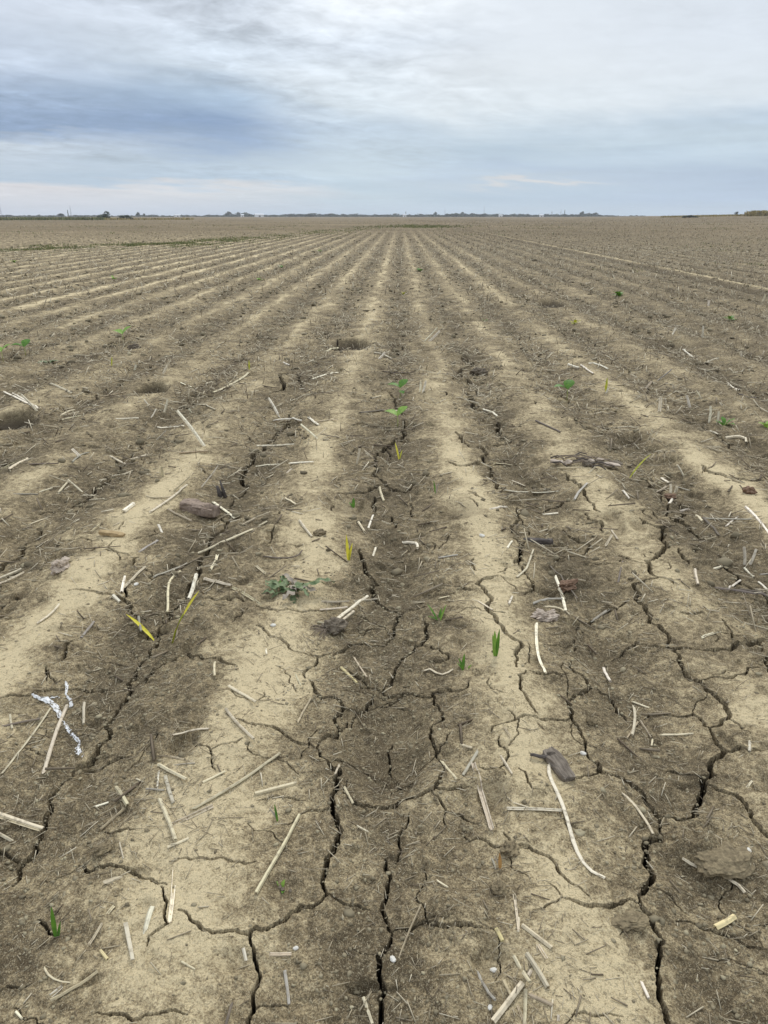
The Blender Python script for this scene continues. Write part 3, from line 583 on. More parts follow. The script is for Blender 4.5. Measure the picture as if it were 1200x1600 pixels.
    ('g', 12.8, 0, 'short grey straw lying crosswise right of the yellow sprout in the centre, third nearest', [(.176, 3.031), (.261, 3.051)]),
    ('p', 12.2, 0, 'pale straw lying aslant right of the hollow brown cob, fourth nearest', [(-.595, 3.783), (-.521, 3.676)]),
    ('p', 14.7, .101, 'tiny pale straw standing up right of the upright dark splinter, second nearest', [(-.254, 4.464), (-.235, 4.484)]),
    ('p', 11.3, 0, 'short pale straw lying aslant right of the hollow brown cob, third nearest', [(-.666, 3.391), (-.635, 3.444)]),
    ('w', 15.0, 0, 'whitish straw lying aslant beyond the charred black stick', [(.456, 3.633), (.559, 3.716)]),
    ('w', 10.6, 0, 'short whitish straw lying lengthwise left of the charred black stick', [(.49, 3.151), (.522, 3.232)]),
    ('w', 11.2, 0, 'short whitish straw lying lengthwise left of the lumpy pale clod, nearest', [(.42, 2.583), (.442, 2.651)]),
    ('p', 18.0, 0, 'short pale straw lying crosswise left of the debris heap, nearest', [(.586, 4.475), (.697, 4.505)]),
    ('b', 10.3, 0, 'dark twig lying aslant left of the yellow sprout in the centre, second nearest', [(-.577, 3.019), (-.502, 3.022), (-.424, 3.112)]),
    ('p', 9.9, 0, 'short pale straw lying aslant beyond the grey-green weed rosette', [(-.6, 2.943), (-.55, 2.884)]),
    ('p', 9.2, 0, 'tiny pale straw lying crosswise left of the lumpy pale clod, third nearest', [(.161, 2.685), (.204, 2.695)]),
    ('p', 11.1, 0, 'short pale straw lying aslant left of the lumpy pale clod, second nearest', [(.309, 2.607), (.354, 2.532)]),
    ('p', 13.7, 0, 'short pale straw lying lengthwise right of the upright dark splinter, nearest', [(-.653, 4.191), (-.625, 4.263)]),
    ('w', 16.0, 0, 'long whitish straw lying crosswise in front of the debris heap, third nearest', [(.583, 3.98), (.73, 3.982), (.869, 3.932)]),
    ('g', 17.4, 0, 'grey straw lying aslant beyond the three small pits', [(.926, 3.808), (1.038, 4.017)]),
    ('p', 12.7, 0, 'long pale straw lying lengthwise beyond the reddish soil clod, second nearest', [(.489, 2.858), (.611, 3.182)]),
    ('w', 14.1, 0, 'long whitish straw lying lengthwise in front of the reddish soil clod, nearest', [(.66, 2.908), (.658, 2.781), (.642, 2.607)]),
    ('b', 8.5, 0, 'long dark twig lying lengthwise beyond the reddish soil clod, nearest', [(.661, 3.03), (.684, 2.866), (.711, 2.72)]),
    ('g', 11.5, 0, 'grey straw lying aslant beyond the lumpy pale clod', [(.519, 2.631), (.588, 2.7), (.655, 2.739)]),
    ('p', 9.0, 0, 'short pale straw lying crosswise right of the lumpy pale clod, nearest', [(.562, 2.627), (.614, 2.635), (.653, 2.588)]),
    ('g', 11.2, 0, 'short grey straw lying aslant right of the lumpy pale clod, second nearest', [(.732, 2.577), (.811, 2.621)]),
    ('t', 10.2, 0, 'tiny tan straw lying aslant in front of the reddish soil clod, second nearest', [(.816, 2.682), (.844, 2.629)]),
    ('b', 14.0, 0, 'dark twig lying crosswise in front of the right edge furrow, sixth nearest', [(1.274, 2.791), (1.373, 2.759), (1.481, 2.717)]),
    ('b', 10.8, 0, 'short dark twig lying crosswise in front of the right edge furrow, fourth nearest', [(1.385, 2.827), (1.514, 2.812)]),
    ('w', 9.6, 0, 'whitish straw lying aslant in front of the right edge furrow, fifth nearest', [(1.327, 2.793), (1.422, 2.896)]),
    ('w', 15.8, .087, 'tiny whitish straw standing up left of the right edge furrow, nearest', [(1.517, 3.078), (1.506, 3.098)]),
    ('w', 13.1, .078, 'tiny whitish straw standing up right of the right edge furrow', [(1.536, 3.077), (1.559, 3.097)]),
    ('w', 10.0, 0, 'short whitish straw lying lengthwise in front of the right edge furrow, nearest', [(1.499, 3.038), (1.491, 2.933)]),
    ('w', 14.3, 0, 'long whitish straw lying lengthwise beyond the right edge furrow, third nearest', [(1.76, 3.671), (1.745, 3.489), (1.736, 3.339)]),
    ('g', 11.6, 0, 'grey straw lying crosswise beyond the right edge furrow, fourth nearest', [(1.516, 3.589), (1.722, 3.504)]),
    ('p', 14.8, 0, 'pale straw lying lengthwise in front of the dark right furrow, fifth nearest', [(1.521, 3.696), (1.498, 3.54)]),
    ('w', 11.5, 0, 'whitish straw lying aslant beyond the right edge furrow, second nearest', [(1.589, 3.472), (1.685, 3.577)]),
    ('b', 14.3, 0, 'dark twig lying lengthwise beyond the right edge furrow, nearest', [(1.51, 3.574), (1.529, 3.403)]),
    ('w', 24.4, .068, 'tiny whitish straw slanting up beyond the dark right furrow, second nearest', [(1.661, 4.275), (1.616, 4.295)]),
    ('w', 13.6, 0, 'short whitish straw lying lengthwise beyond the dark right furrow, nearest', [(1.537, 4.291), (1.55, 4.195)]),
    ('p', 13.1, 0, 'short pale straw lying aslant left of the dark right furrow, nearest', [(1.432, 4.029), (1.512, 4.114)]),
    ('w', 16.5, .057, 'tiny whitish straw standing up in front of the dark right furrow, second nearest', [(1.497, 4.004), (1.494, 4.024)]),
    ('w', 16.4, .045, 'tiny whitish straw standing up in front of the dark right furrow, nearest', [(1.521, 4.002), (1.528, 4.022)]),
    ('g', 13.0, 0, 'short grey straw lying aslant right of the dark right furrow', [(1.554, 4.05), (1.601, 4.007)]),
    ('w', 15.7, 0, 'short whitish straw lying aslant in front of the dark right furrow, third nearest', [(1.432, 3.832), (1.474, 3.909)]),
    ('w', 15.3, 0, 'tiny whitish straw lying crosswise in front of the dark right furrow, fourth nearest', [(1.468, 3.756), (1.519, 3.766)]),
    ('w', 12.6, 0, 'short whitish straw lying lengthwise left of the dark right furrow, second nearest', [(1.215, 3.942), (1.223, 3.84)]),
    ('b', 9.9, 0, 'dark twig lying lengthwise right of the reddish soil clod', [(.897, 2.827), (.971, 3.033)]),
    ('p', 13.2, 0, 'short pale straw lying lengthwise left of the right edge furrow, third nearest', [(1.235, 2.914), (1.205, 2.793)]),
    ('w', 9.4, 0, 'whitish straw lying aslant right of the lumpy pale clod, third nearest', [(1.063, 2.36), (1.166, 2.443)]),
    ('w', 12.6, 0, 'short whitish straw lying aslant left of the right edge furrow, second nearest', [(1.343, 2.985), (1.4, 3.037)]),
    ('w', 12.0, 0, 'short whitish straw lying aslant left of the three small pits', [(.739, 3.67), (.808, 3.629)]),
    ('p', 13.4, 0, 'short pale straw lying aslant left of the debris heap, second nearest', [(.656, 4.204), (.712, 4.09)]),
    ('p', 10.9, 0, 'pale straw lying aslant in front of the three small pits, second nearest', [(.94, 3.205), (1.004, 3.339)]),
    ('p', 11.1, 0, 'pale straw lying lengthwise in front of the three small pits, nearest', [(1.027, 3.44), (1.017, 3.287)]),
    ('t', 13.8, 0, 'short tan straw lying crosswise in front of the debris heap, nearest', [(.925, 4.326), (1.041, 4.309)]),
    ('p', 14.1, 0, 'pale straw lying crosswise right of the debris heap', [(1.156, 4.398), (1.31, 4.397)]),
    ('p', 13.9, .047, 'tiny pale straw slanting up in front of the debris heap, second nearest', [(1.097, 4.258), (1.142, 4.278)]),
    ('w', 12.1, 0, 'short whitish straw lying lengthwise in front of the right edge furrow, third nearest', [(1.497, 2.896), (1.515, 2.828)]),
    ('g', 12.5, 0, 'tiny grey straw lying crosswise in front of the right edge furrow, second nearest', [(1.537, 2.975), (1.591, 2.983)]),
    ('w', 16.6, 0, 'long whitish straw lying aslant in front of the upper left rows, second nearest', [(-3.38, 6.449), (-3.081, 6.087), (-2.777, 5.66)]),
    ('w', 16.6, 0, 'long whitish straw lying aslant in front of the upper left rows, nearest', [(-3.302, 6.433), (-2.723, 5.641)]),
    ('w', 18.7, .128, 'short whitish straw slanting up in front of the upper left rows, third nearest', [(-2.728, 5.641), (-2.844, 5.661)]),
    ('w', 20.3, 0, 'long whitish straw lying aslant beyond the upper left rows', [(-3.099, 6.716), (-2.743, 6.316)]),
    ('p', 15.8, 0, 'long pale straw lying lengthwise in front of the upper left rows, fourth nearest', [(-2.557, 5.577), (-2.54, 5.86)]),
    ('p', 17.8, 0, 'pale straw lying aslant in front of the upper left rows, fifth nearest', [(-2.518, 5.562), (-2.41, 5.673)]),
    ('w', 23.4, .134, 'short whitish straw slanting up beyond the big deep burrow at left, nearest', [(-2.226, 7.197), (-2.159, 7.217)]),
    ('w', 23.6, .061, 'tiny whitish straw standing up beyond the big deep burrow at left, second nearest', [(-2.599, 7.494), (-2.58, 7.514)]),
    ('w', 20.8, 0, 'whitish straw lying aslant right of the big deep burrow at left, nearest', [(-1.942, 6.752), (-1.819, 6.661)]),
    ('t', 14.9, 0, 'tan straw lying aslant left of the big deep burrow at left', [(-2.496, 6.298), (-2.317, 6.411)]),
    ('w', 12.9, 0, 'whitish straw lying crosswise in front of the big deep burrow at left, sixth nearest', [(-2.064, 5.426), (-1.894, 5.436)]),
    ('w', 17.9, .071, 'tiny whitish straw slanting up in front of the big deep burrow at left, fifth nearest', [(-1.827, 5.493), (-1.78, 5.513)]),
    ('w', 18.6, .111, 'tiny whitish straw standing up in front of the big deep burrow at left, second nearest', [(-1.798, 5.713), (-1.759, 5.733)]),
    ('w', 20.6, .231, 'whitish straw slanting up beyond the upright dark splinter, fourth nearest', [(-1.247, 4.746), (-1.416, 4.766)]),
    ('w', 14.8, 0, 'whitish straw lying crosswise beyond the left edge ridge, seventh nearest', [(-1.738, 5.368), (-1.526, 5.297)]),
    ('g', 16.4, .07, 'short grey straw slanting up beyond the left edge ridge, sixth nearest', [(-1.655, 5.017), (-1.577, 5.037)]),
    ('t', 22.5, 0, 'long tan straw lying crosswise right of the big deep burrow at left, second nearest', [(-1.816, 6.392), (-1.702, 6.411), (-1.564, 6.362), (-1.377, 6.438)]),
    ('p', 21.0, 0, 'long pale straw lying lengthwise right of the big deep burrow at left, third nearest', [(-1.577, 6.423), (-1.402, 7.11)]),
    ('p', 16.1, 0, 'long pale straw lying aslant in front of the big deep burrow at left, third nearest', [(-1.653, 6.068), (-1.388, 5.686)]),
    ('w', 18.8, .048, 'tiny whitish straw slanting up in front of the big deep burrow at left, nearest', [(-1.956, 5.868), (-1.991, 5.888)]),
    ('w', 18.3, .042, 'tiny whitish straw slanting up in front of the big deep burrow at left, fourth nearest', [(-1.578, 5.697), (-1.597, 5.717)]),
    ('w', 20.9, .154, 'short whitish straw slanting up left of the two-leaved seedling, fifth nearest', [(-.897, 5.647), (-.979, 5.667)]),
    ('w', 21.4, 0, 'long whitish straw lying lengthwise left of the two-leaved seedling, third nearest', [(-.671, 5.573), (-.559, 5.269)]),
    ('w', 20.6, .103, 'short whitish straw slanting up in front of the two-leaved seedling, second nearest', [(-.532, 4.945), (-.651, 4.965)]),
    ('p', 17.0, 0, 'pale straw lying crosswise left of the two-leaved seedling, second nearest', [(-.616, 5.413), (-.435, 5.365)]),
    ('w', 17.4, 0, 'long whitish straw lying aslant left of the two-leaved seedling, fourth nearest', [(-.93, 5.576), (-.705, 5.454)]),
    ('w', 17.5, 0, 'long whitish straw lying crosswise beyond the upright dark splinter, fifth nearest', [(-.941, 4.875), (-.687, 4.882)]),
    ('w', 22.2, 0, 'long whitish straw lying aslant left of the darker green seedling', [(-.798, 7.03), (-.586, 7.363)]),
    ('w', 25.1, 0, 'long whitish straw lying aslant in front of the central burrow, second nearest', [(-.269, 8.43), (-.076, 8.027)]),
    ('w', 25.3, .072, 'short whitish straw slanting up in front of the central burrow, third nearest', [(-.209, 8.028), (-.143, 8.048)]),
    ('b', 18.0, 0, 'dark twig lying aslant left of the two-leaved seedling, nearest', [(-.289, 5.662), (-.113, 5.827)]),
    ('p', 18.3, 0, 'pale straw lying crosswise beyond the two-leaved seedling', [(-.113, 5.827), (.051, 5.878)]),
    ('t', 16.9, 0, 'long tan straw lying crosswise in front of the two-leaved seedling, nearest', [(-.309, 5.328), (-.15, 5.359), (-.012, 5.402)]),
    ('w', 29.6, .169, 'whitish straw slanting up right of the central burrow, nearest', [(.292, 9.276), (.453, 9.296)]),
    ('w', 29.4, .126, 'whitish straw slanting up right of the central burrow, second nearest', [(.354, 9.291), (.484, 9.311)]),
    ('w', 20.6, .088, 'tiny whitish straw standing up right of the darker green seedling, nearest', [(.179, 6.463), (.184, 6.483)]),
    ('w', 20.6, .106, 'tiny whitish straw standing up right of the darker green seedling, second nearest', [(.2, 6.438), (.227, 6.458)]),
    ('b', 17.2, 0, 'long dark twig lying crosswise left of the dark clod', [(-.164, 7.478), (.147, 7.444)]),
    ('w', 23.8, 0, 'long whitish straw lying lengthwise in front of the central burrow, fourth nearest', [(-1.223, 7.923), (-1.082, 7.611)]),
    ('w', 18.1, 0, 'long whitish straw lying lengthwise right of the two-leaved seedling', [(.663, 5.922), (.741, 5.65)]),
    ('p', 27.0, 0, 'long pale straw lying lengthwise in front of the central burrow, nearest', [(-.821, 8.58), (-.724, 9.166)]),
    ('w', 22.5, 0, 'long whitish straw lying lengthwise beyond the lone right-hand seedling', [(1.792, 7.605), (1.805, 7.151)]),
    ('w', 23.3, 0, 'long whitish straw lying aslant right of the dark clod, second nearest', [(1.902, 7.756), (2.039, 7.527)]),
    ('w', 23.3, 0, 'long whitish straw lying lengthwise right of the dark clod, nearest', [(1.711, 7.809), (1.744, 7.467)]),
    ('w', 25.2, .072, 'short whitish straw slanting up beyond the dark clod', [(1.545, 8.175), (1.612, 8.195)]),
    ('g', 25.0, .114, 'grey straw slanting up right of the lone right-hand seedling, sixth nearest', [(2.382, 7.123), (2.518, 7.143)]),
    ('p', 21.3, .073, 'short pale straw slanting up right of the lone right-hand seedling, second nearest', [(2.148, 6.699), (2.21, 6.719)]),
    ('w', 23.4, .112, 'tiny whitish straw standing up in front of the lone right-hand seedling, nearest', [(1.956, 5.691), (1.956, 5.711)]),
    ('w', 24.2, .105, 'tiny whitish straw standing up right of the lone right-hand seedling, third nearest', [(2.335, 6.094), (2.3, 6.114)]),
    ('w', 22.6, .129, 'tiny whitish straw standing up right of the lone right-hand seedling, fifth nearest', [(2.295, 5.58), (2.295, 5.6)]),
    ('w', 19.8, .101, 'tiny whitish straw standing up in front of the lone right-hand seedling, second nearest', [(2.323, 5.499), (2.323, 5.519)]),
    ('p', 20.0, 0, 'long pale straw lying lengthwise right of the yellow leaning blade, nearest', [(2.248, 5.159), (2.328, 5.171), (2.32, 4.994)]),
    ('w', 19.8, .057, 'tiny whitish straw slanting up right of the lone right-hand seedling, fourth nearest', [(2.51, 6.351), (2.468, 6.371)]),
    ('w', 16.5, 0, 'whitish straw lying lengthwise right of the yellow leaning blade, second nearest', [(2.211, 5.329), (2.206, 5.175)]),
    ('p', 16.1, .083, 'tiny pale straw standing up beyond the yellow leaning blade, third nearest', [(1.673, 5.005), (1.695, 5.025)]),
    ('b', 16.6, 0, 'long dark twig lying lengthwise beyond the debris heap', [(.993, 5.449), (1.103, 5.108)]),
    ('w', 24.4, 0, 'whitish straw lying aslant in front of the far right rows, nearest', [(3.166, 7.976), (3.327, 8.115)]),
    ('w', 34.4, .148, 'tiny whitish straw standing up beyond the far right rows, third nearest', [(3.78, 9.803), (3.78, 9.823)]),
    ('w', 30.5, .087, 'tiny whitish straw slanting up beyond the far right rows, second nearest', [(3.399, 9.791), (3.439, 9.811)]),
    ('w', 25.3, 0, 'long whitish straw lying lengthwise beyond the far right rows, nearest', [(3.165, 8.702), (3.117, 8.016)]),
    ('w', 20.8, 0, 'long whitish straw lying lengthwise in front of the far right rows, second nearest', [(2.976, 6.961), (2.93, 6.598)]),
    ('b', 19.6, 0, 'long dark twig lying aslant right of the lone right-hand seedling, seventh nearest', [(2.771, 6.253), (3.116, 6.493)]),
    ('w', 19.9, .057, 'tiny whitish straw standing up right of the lone right-hand seedling, nearest', [(1.718, 6.347), (1.74, 6.367)]),
    ('w', 45.9, .116, 'tiny whitish straw standing up beyond the far right rows, fourth nearest', [(5.13, 13.228), (5.13, 13.248)]),
    ('w', 25.9, .066, 'tiny whitish straw standing up right of the far right rows', [(3.661, 8.341), (3.654, 8.361)]),
    ('p', 43.5, .124, 'tiny pale straw standing up beyond the far right rows, fifth nearest', [(6.44, 14.173), (6.474, 14.193)]),
    ('w', 15.5, .044, 'tiny whitish straw slanting up beyond the yellow leaning blade, nearest', [(1.559, 4.802), (1.517, 4.822)]),
    ('w', 15.8, .05, 'tiny whitish straw slanting up beyond the yellow leaning blade, second nearest', [(1.547, 4.965), (1.504, 4.985)])]
SPOT = {
    'wood': (.441, 1.708),
    'cob': (-1.012, 3.638),
    'chip': (-1.318, 3.241),
    'splinter': (-.946, 3.893),
    'stick': (.648, 3.283),
    'clod_pale': (.55, 2.554),
    'clod_red': (.695, 2.816),
    'clod_pink': (-1.413, 2.894),
    'clod_dark': (.758, 7.289),
    'clod_brown': (-2.954, 8.598),
    'rootclump': (-.227, 2.443),
    'seed_a': (-.008, 5.403),
    'seed_b': (.011, 6.291),
    'seed_c': (-3.273, 9.166),
    'seed_d': (1.378, 6.244),
    'seed_e': (-4.082, 8.371),
    'seed_f': (-4.125, 7.954),
    'blade_y': (-.792, 2.335),
    'blade_y2': (-.861, 2.379),
    'grass_a': (.328, 2.218),
    'grass_b': (.219, 2.174),
    'grass_c': (.154, 2.495),
    'grass_d': (-.706, 1.164),
    'rosette': (-.428, 2.717),
    'sprout_y': (-.213, 3.047),
    'sprout_y2': (.007, 4.622),
    'crater': (-.253, 1.295),
    'sprout_e': (-.289, 1.493),
    'sprout_f': (-.231, 3.768),
    'grass_e': (.204, 3.902),
    'sprout_br': (.243, 1.351),
    'blade_g': (1.752, 6.457),
    'lean_y': (1.329, 4.22),
    'weed_h': (.544, 21.63),
    'weed_i': (.072, 15.214),
    'weed_j': (-6.77, 18.847),
    'weed_k': (-3.316, 18.844),
    'weed_l': (-3.428, 23.304),
    'weed_m': (-12.452, 25.808),
    'weed_n': (4.043, 14.802),
    'weed_o': (4.773, 11.406),
    'weed_p': (-3.557, 7.766),
    'blade_s': (-2.827, 7.525),
    'blade_t': (-1.446, 7.409),
    'weed_q': (2.427, 10.939),
    'weed_r': (2.348, 5.456),
    'weed_s': (2.563, 5.26),
    'weed_t': (-3.365, 34.137),
    'weed_u': (1.257, 11.525),
    'heap': (1.086, 4.43),
    'peb_a': (.198, 1.108),
    'peb_b': (.181, 1.023),
    'peb_c': (-.004, 1.134),
    'peb_d': (-.448, 2.436),
    'peb_e': (-1.059, 2.78),
    'peb_f': (.389, 3.279),
    'peb_g': (-.203, 1.141),
    'peb_h': (.827, 1.409),
    'peb_i': (.523, 1.774),
    'clod_s': (.497, 1.213),
    'clod_t': (-.362, 3.291),
    'clod_u': (-.695, 1.397),
    'clod_v': (.267, 1.406),
    'clod_w': (.23, 1.288),
    'clod_x': (.586, 1.931),
    'clod_y': (1.472, 3.935),
    'clod_z': (1.859, 3.871),
    'clod_q': (.142, 2.063),
    'clod_big': (.764, 1.388)}
FILM = [[(-1.136, 2.006, .008), (-1.123, 2.001, .012), (-1.099, 1.992, .0179), (-1.077, 1.986, .0238), (-1.06, 1.98, .0237), (-1.037, 1.955, .0196), (-1.02, 1.927, .0136), (-1.0, 1.899, .0096), (-.977, 1.871, .0095), (-.953, 1.841, .0131), (-.933, 1.822, .0111), (-.915, 1.805, .0092), (-.905, 1.793, .0073), (-.908, 1.777, .0164), (-.89, 1.752, .0252), (-.873, 1.735, .0071)], [(-1.069, 2.097, .0062), (-1.056, 2.075, .0123), (-1.048, 2.055, .0081), (-1.042, 2.03, .006), (-1.027, 2.013, .008), (-1.017, 2.006, .012), (-1.01, 1.991, .0119), (-1.01, 1.974, .0059)], [(-1.116, 1.995, .006), (-1.092, 1.996, .008), (-1.074, 2.007, .008), (-1.054, 2.012, .004)]]

def height(x, y):
    x = np.atleast_1d(np.asarray(x, float)); y = np.atleast_1d(np.asarray(y, float))
    z, _, rough, _, _ = soil_state(x, y)
    lod = 1 - sstep(14, 40, np.hypot(x, y))
    return z + relief(x, y, rough)[0] * lod
def hz(x, y): return float(height(x, y)[0])

# ---------------------------------------------------------------- scene helpers
def tag(o, label=None, cat=None, group=None, kind=None):
    if label: o['label'] = label
    if cat: o['category'] = cat
    if group: o['group'] = group
    if kind: o['kind'] = kind
    return o

def mesh_obj(name, verts, faces, mat, parent=None, smooth=True, attrs=None):
    me = bpy.data.meshes.new(name)
    me.from_pydata([tuple(map(float, v)) for v in verts], [], [tuple(map(int, f)) for f in faces])
    if smooth: me.shade_smooth()
    for k_, v_ in (attrs or {}).items():
        a = me.attributes.new(k_, 'FLOAT', 'POINT'); a.data.foreach_set('value', np.asarray(v_, dtype=np.float32))
    me.materials.append(mat); me.update()
    o = bpy.data.objects.new(name, me); COL.objects.link(o)
    if parent: o.parent = parent
    return o

def big_mesh(name, V, Fq, n, mat, attrs=None, smooth=True):
    """V (k,3), Fq (m,n) arrays -> one mesh, fast"""
    me = bpy.data.meshes.new(name)
    V = np.ascontiguousarray(V, dtype=np.float32); Fq = np.ascontiguousarray(Fq, dtype=np.int32)
    me.vertices.add(len(V)); me.vertices.foreach_set('co', V.ravel())
    me.loops.add(Fq.size); me.loops.foreach_set('vertex_index', Fq.ravel())
    me.polygons.add(len(Fq)); me.polygons.foreach_set('loop_start', np.arange(0, Fq.size, n, dtype=np.int32))
    me.polygons.foreach_set('loop_total', np.full(len(Fq), n, dtype=np.int32))
    me.update(calc_edges=True)
    if smooth: me.shade_smooth()
    for k_, v_ in (attrs or {}).items():
        a = me.attributes.new(k_, 'FLOAT', 'POINT'); a.data.foreach_set('value', np.ascontiguousarray(v_, dtype=np.float32))
    me.materials.append(mat)
    o = bpy.data.objects.new(name, me); COL.objects.link(o)
    return o

def material(name):
    m = bpy.data.materials.new(name); m.use_nodes = True
    t = NT(m.node_tree); t.n.clear()
    b = t.add('ShaderNodeBsdfPrincipled'); o = t.add('ShaderNodeOutputMaterial'); t.l.new(b.outputs[0], o.inputs[0])
    b.inputs['Specular IOR Level'].default_value = 0.25; b.inputs['Roughness'].default_value = 0.9
    return m, t, b

def bump(t, b, h, strength, dist):
    bn = t.add('ShaderNodeBump'); bn.inputs['Strength'].default_value = strength; bn.inputs['Distance'].default_value = dist
    t.put(bn.inputs['Height'], h); t.l.new(bn.outputs[0], b.inputs['Normal'])

# ---------------------------------------------------------------- materials
def soil_material():
    m, t, b = material('dry_cracked_loam')
    geo = t.add('ShaderNodeNewGeometry'); p = geo.outputs['Position']
    at = t.add('ShaderNodeAttribute', attribute_name='dry'); dry = at.outputs['Fac']
    af = t.add('ShaderNodeAttribute', attribute_name='farness'); far = af.outputs['Fac']
    ar = t.add('ShaderNodeAttribute', attribute_name='shade_rut'); shade_rut = ar.outputs['Fac']
    nb = t.noise(p, 5.0, 8, 0.68); nm = t.noise(p, 42.0, 4, 0.7); nf = t.noise(p, 210.0, 3, 0.7); ns = t.noise(p, 620.0, 2, 0.6)
    npit = t.noise(p, 120.0, 3, 0.6, 0.6)
    d = t.math('ADD', dry, t.math('MULTIPLY_ADD', nb, 1.30, -0.65))
    d = t.math('ADD', d, t.math('MULTIPLY_ADD', nm, 1.50, -0.75))
    d = t.math('ADD', d, t.math('MULTIPLY_ADD', nf, 1.40, -0.70))
    d = t.math('MULTIPLY_ADD', t.math('SUBTRACT', d, 0.42), 1.25, 0.45)
    c = t.ramp(d, [(0.0, SOIL[0]), (0.33, SOIL[1]), (0.62, SOIL[2]), (1.0, SOIL[3])])
    c = t.mix(t.math('MULTIPLY', shade_rut, 0.8), c, SHADE_RUT)
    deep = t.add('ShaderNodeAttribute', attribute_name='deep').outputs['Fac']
    c = t.mix(t.math('MULTIPLY', t.remap(npit, 0.56, 0.66), 0.55), c, (0.125, 0.10, 0.06))
    # weathered chaff dust caught in the crust
    fl = t.noise(t.vmath('MULTIPLY', p, (1.0, 0.55, 1.0)), 300.0, 2, 0.5, 1.8)
    c = t.mix(t.math('MULTIPLY', t.remap(fl, 0.57, 0.64), 0.6), c, (0.47, 0.40, 0.265))
    k = t.math('MULTIPLY_ADD', ns, 0.9, 0.55)
    c = t.mix(1.0, c, t.xyz(k, k, k), 'MULTIPLY')
    c = t.mix(deep, c, CRACK_SHADE)
    fc = t.ramp(t.math('MULTIPLY_ADD', t.noise(p, 0.05, 5, 0.65), 0.45, t.math('MULTIPLY', t.noise(t.vmath('MULTIPLY', p, (1.0, 0.45, 1.0)), 0.9, 7, 0.8), 0.55)), [(0.36, (0.088, 0.066, 0.034)), (0.5, (0.148, 0.110, 0.060)), (0.62, (0.255, 0.192, 0.115))])
    c = t.mix(far, c, fc)
    t.l.new(c, b.inputs['Base Color']); b.inputs['Roughness'].default_value = 0.95; b.inputs['Specular IOR Level'].default_value = 0.12
    hgt = t.math('MULTIPLY_ADD', nf, 0.55, t.math('MULTIPLY_ADD', ns, 0.25, t.math('MULTIPLY', nm, 0.9)))
    bump(t, b, hgt, 1.0, 0.009)
    return m
SOIL = [(0.086, 0.064, 0.037), (0.188, 0.143, 0.082), (0.346, 0.271, 0.156), (0.585, 0.474, 0.286)]
SHADE_RUT = (0.075, 0.055, 0.032)  # painted shade of hollows and pits; also the dark compacted wheel track
CRACK_SHADE = (0.024, 0.018, 0.012)  # painted shade inside cracks and burrow holes

def straw_material(name, col=None, spread=0.48, attr=False):
    m, t, b = material(name)
    if col is None:
        oi = t.add('ShaderNodeObjectInfo'); base = oi.outputs['Color']
    else: base = t.mix(0.0, col, col)
    au = t.add('ShaderNodeAttribute', attribute_name='u').outputs['Fac']; av = t.add('ShaderNodeAttribute', attribute_name='v').outputs['Fac']
    vec = t.xyz(t.math('MULTIPLY', au, 16.0), t.math('MULTIPLY', av, 9.0), 0.0)
    n = t.noise(vec, 1.0, 4, 0.65); geo = t.add('ShaderNodeNewGeometry')
    g = t.noise(geo.outputs['Position'], 60.0, 3, 0.6)
    k = t.math('MULTIPLY_ADD', n, spread * 2, 1 - spread)
    c = t.mix(1.0, base, t.xyz(k, k, k), 'MULTIPLY')
    c = t.mix(t.math('MULTIPLY', t.remap(g, 0.50, 0.70), 0.68), c, (0.20, 0.155, 0.10))
    t.l.new(c, b.inputs['Base Color']); b.inputs['Roughness'].default_value = 0.62
    bump(t, b, n, 0.4, 0.002)
    return m

def tint_material(name, ramp, rough=0.9, attr='tint'):
    m, t, b = material(name)
    a = t.add('ShaderNodeAttribute', attribute_name=attr).outputs['Fac']
    geo = t.add('ShaderNodeNewGeometry'); n = t.noise(geo.outputs['Position'], 150.0, 2)
    c = t.ramp(t.math('ADD', a, t.math('MULTIPLY_ADD', n, 0.2, -0.1)), ramp)
    t.l.new(c, b.inputs['Base Color']); b.inputs['Roughness'].default_value = rough
    return m

def leaf_material(name, c1, c2, trans=0.25, scale=60):
    m, t, b = material(name)
    geo = t.add('ShaderNodeNewGeometry'); n = t.noise(geo.outputs['Position'], scale, 3)
    c = t.mix(t.remap(n, 0.35, 0.65), c1, c2)
    t.l.new(c, b.inputs['Base Color']); b.inputs['Roughness'].default_value = 0.55
    tr = t.add('ShaderNodeBsdfTranslucent'); t.l.new(c, tr.inputs[0])
    mx = t.add('ShaderNodeMixShader'); mx.inputs[0].default_value = trans
    out = [x for x in t.n if x.bl_idname == 'ShaderNodeOutputMaterial'][0]
    t.l.new(b.outputs[0], mx.inputs[1]); t.l.new(tr.outputs[0], mx.inputs[2]); t.l.new(mx.outputs[0], out.inputs[0])
    return m

def rough_material(name, c1, c2, scale=50, bstr=0.6, stretch=(1, 1, 1), rough=0.9):
    m, t, b = material(name)
    tcd = t.add('ShaderNodeTexCoord'); p = t.vmath('MULTIPLY', tcd.outputs['Object'], stretch)
    n = t.noise(p, scale, 5, 0.65); c = t.mix(t.remap(n, 0.3, 0.7), c1, c2)
    t.l.new(c, b.inputs['Base Color']); b.inputs['Roughness'].default_value = rough
    bump(t, b, n, bstr, 0.004)
    return m

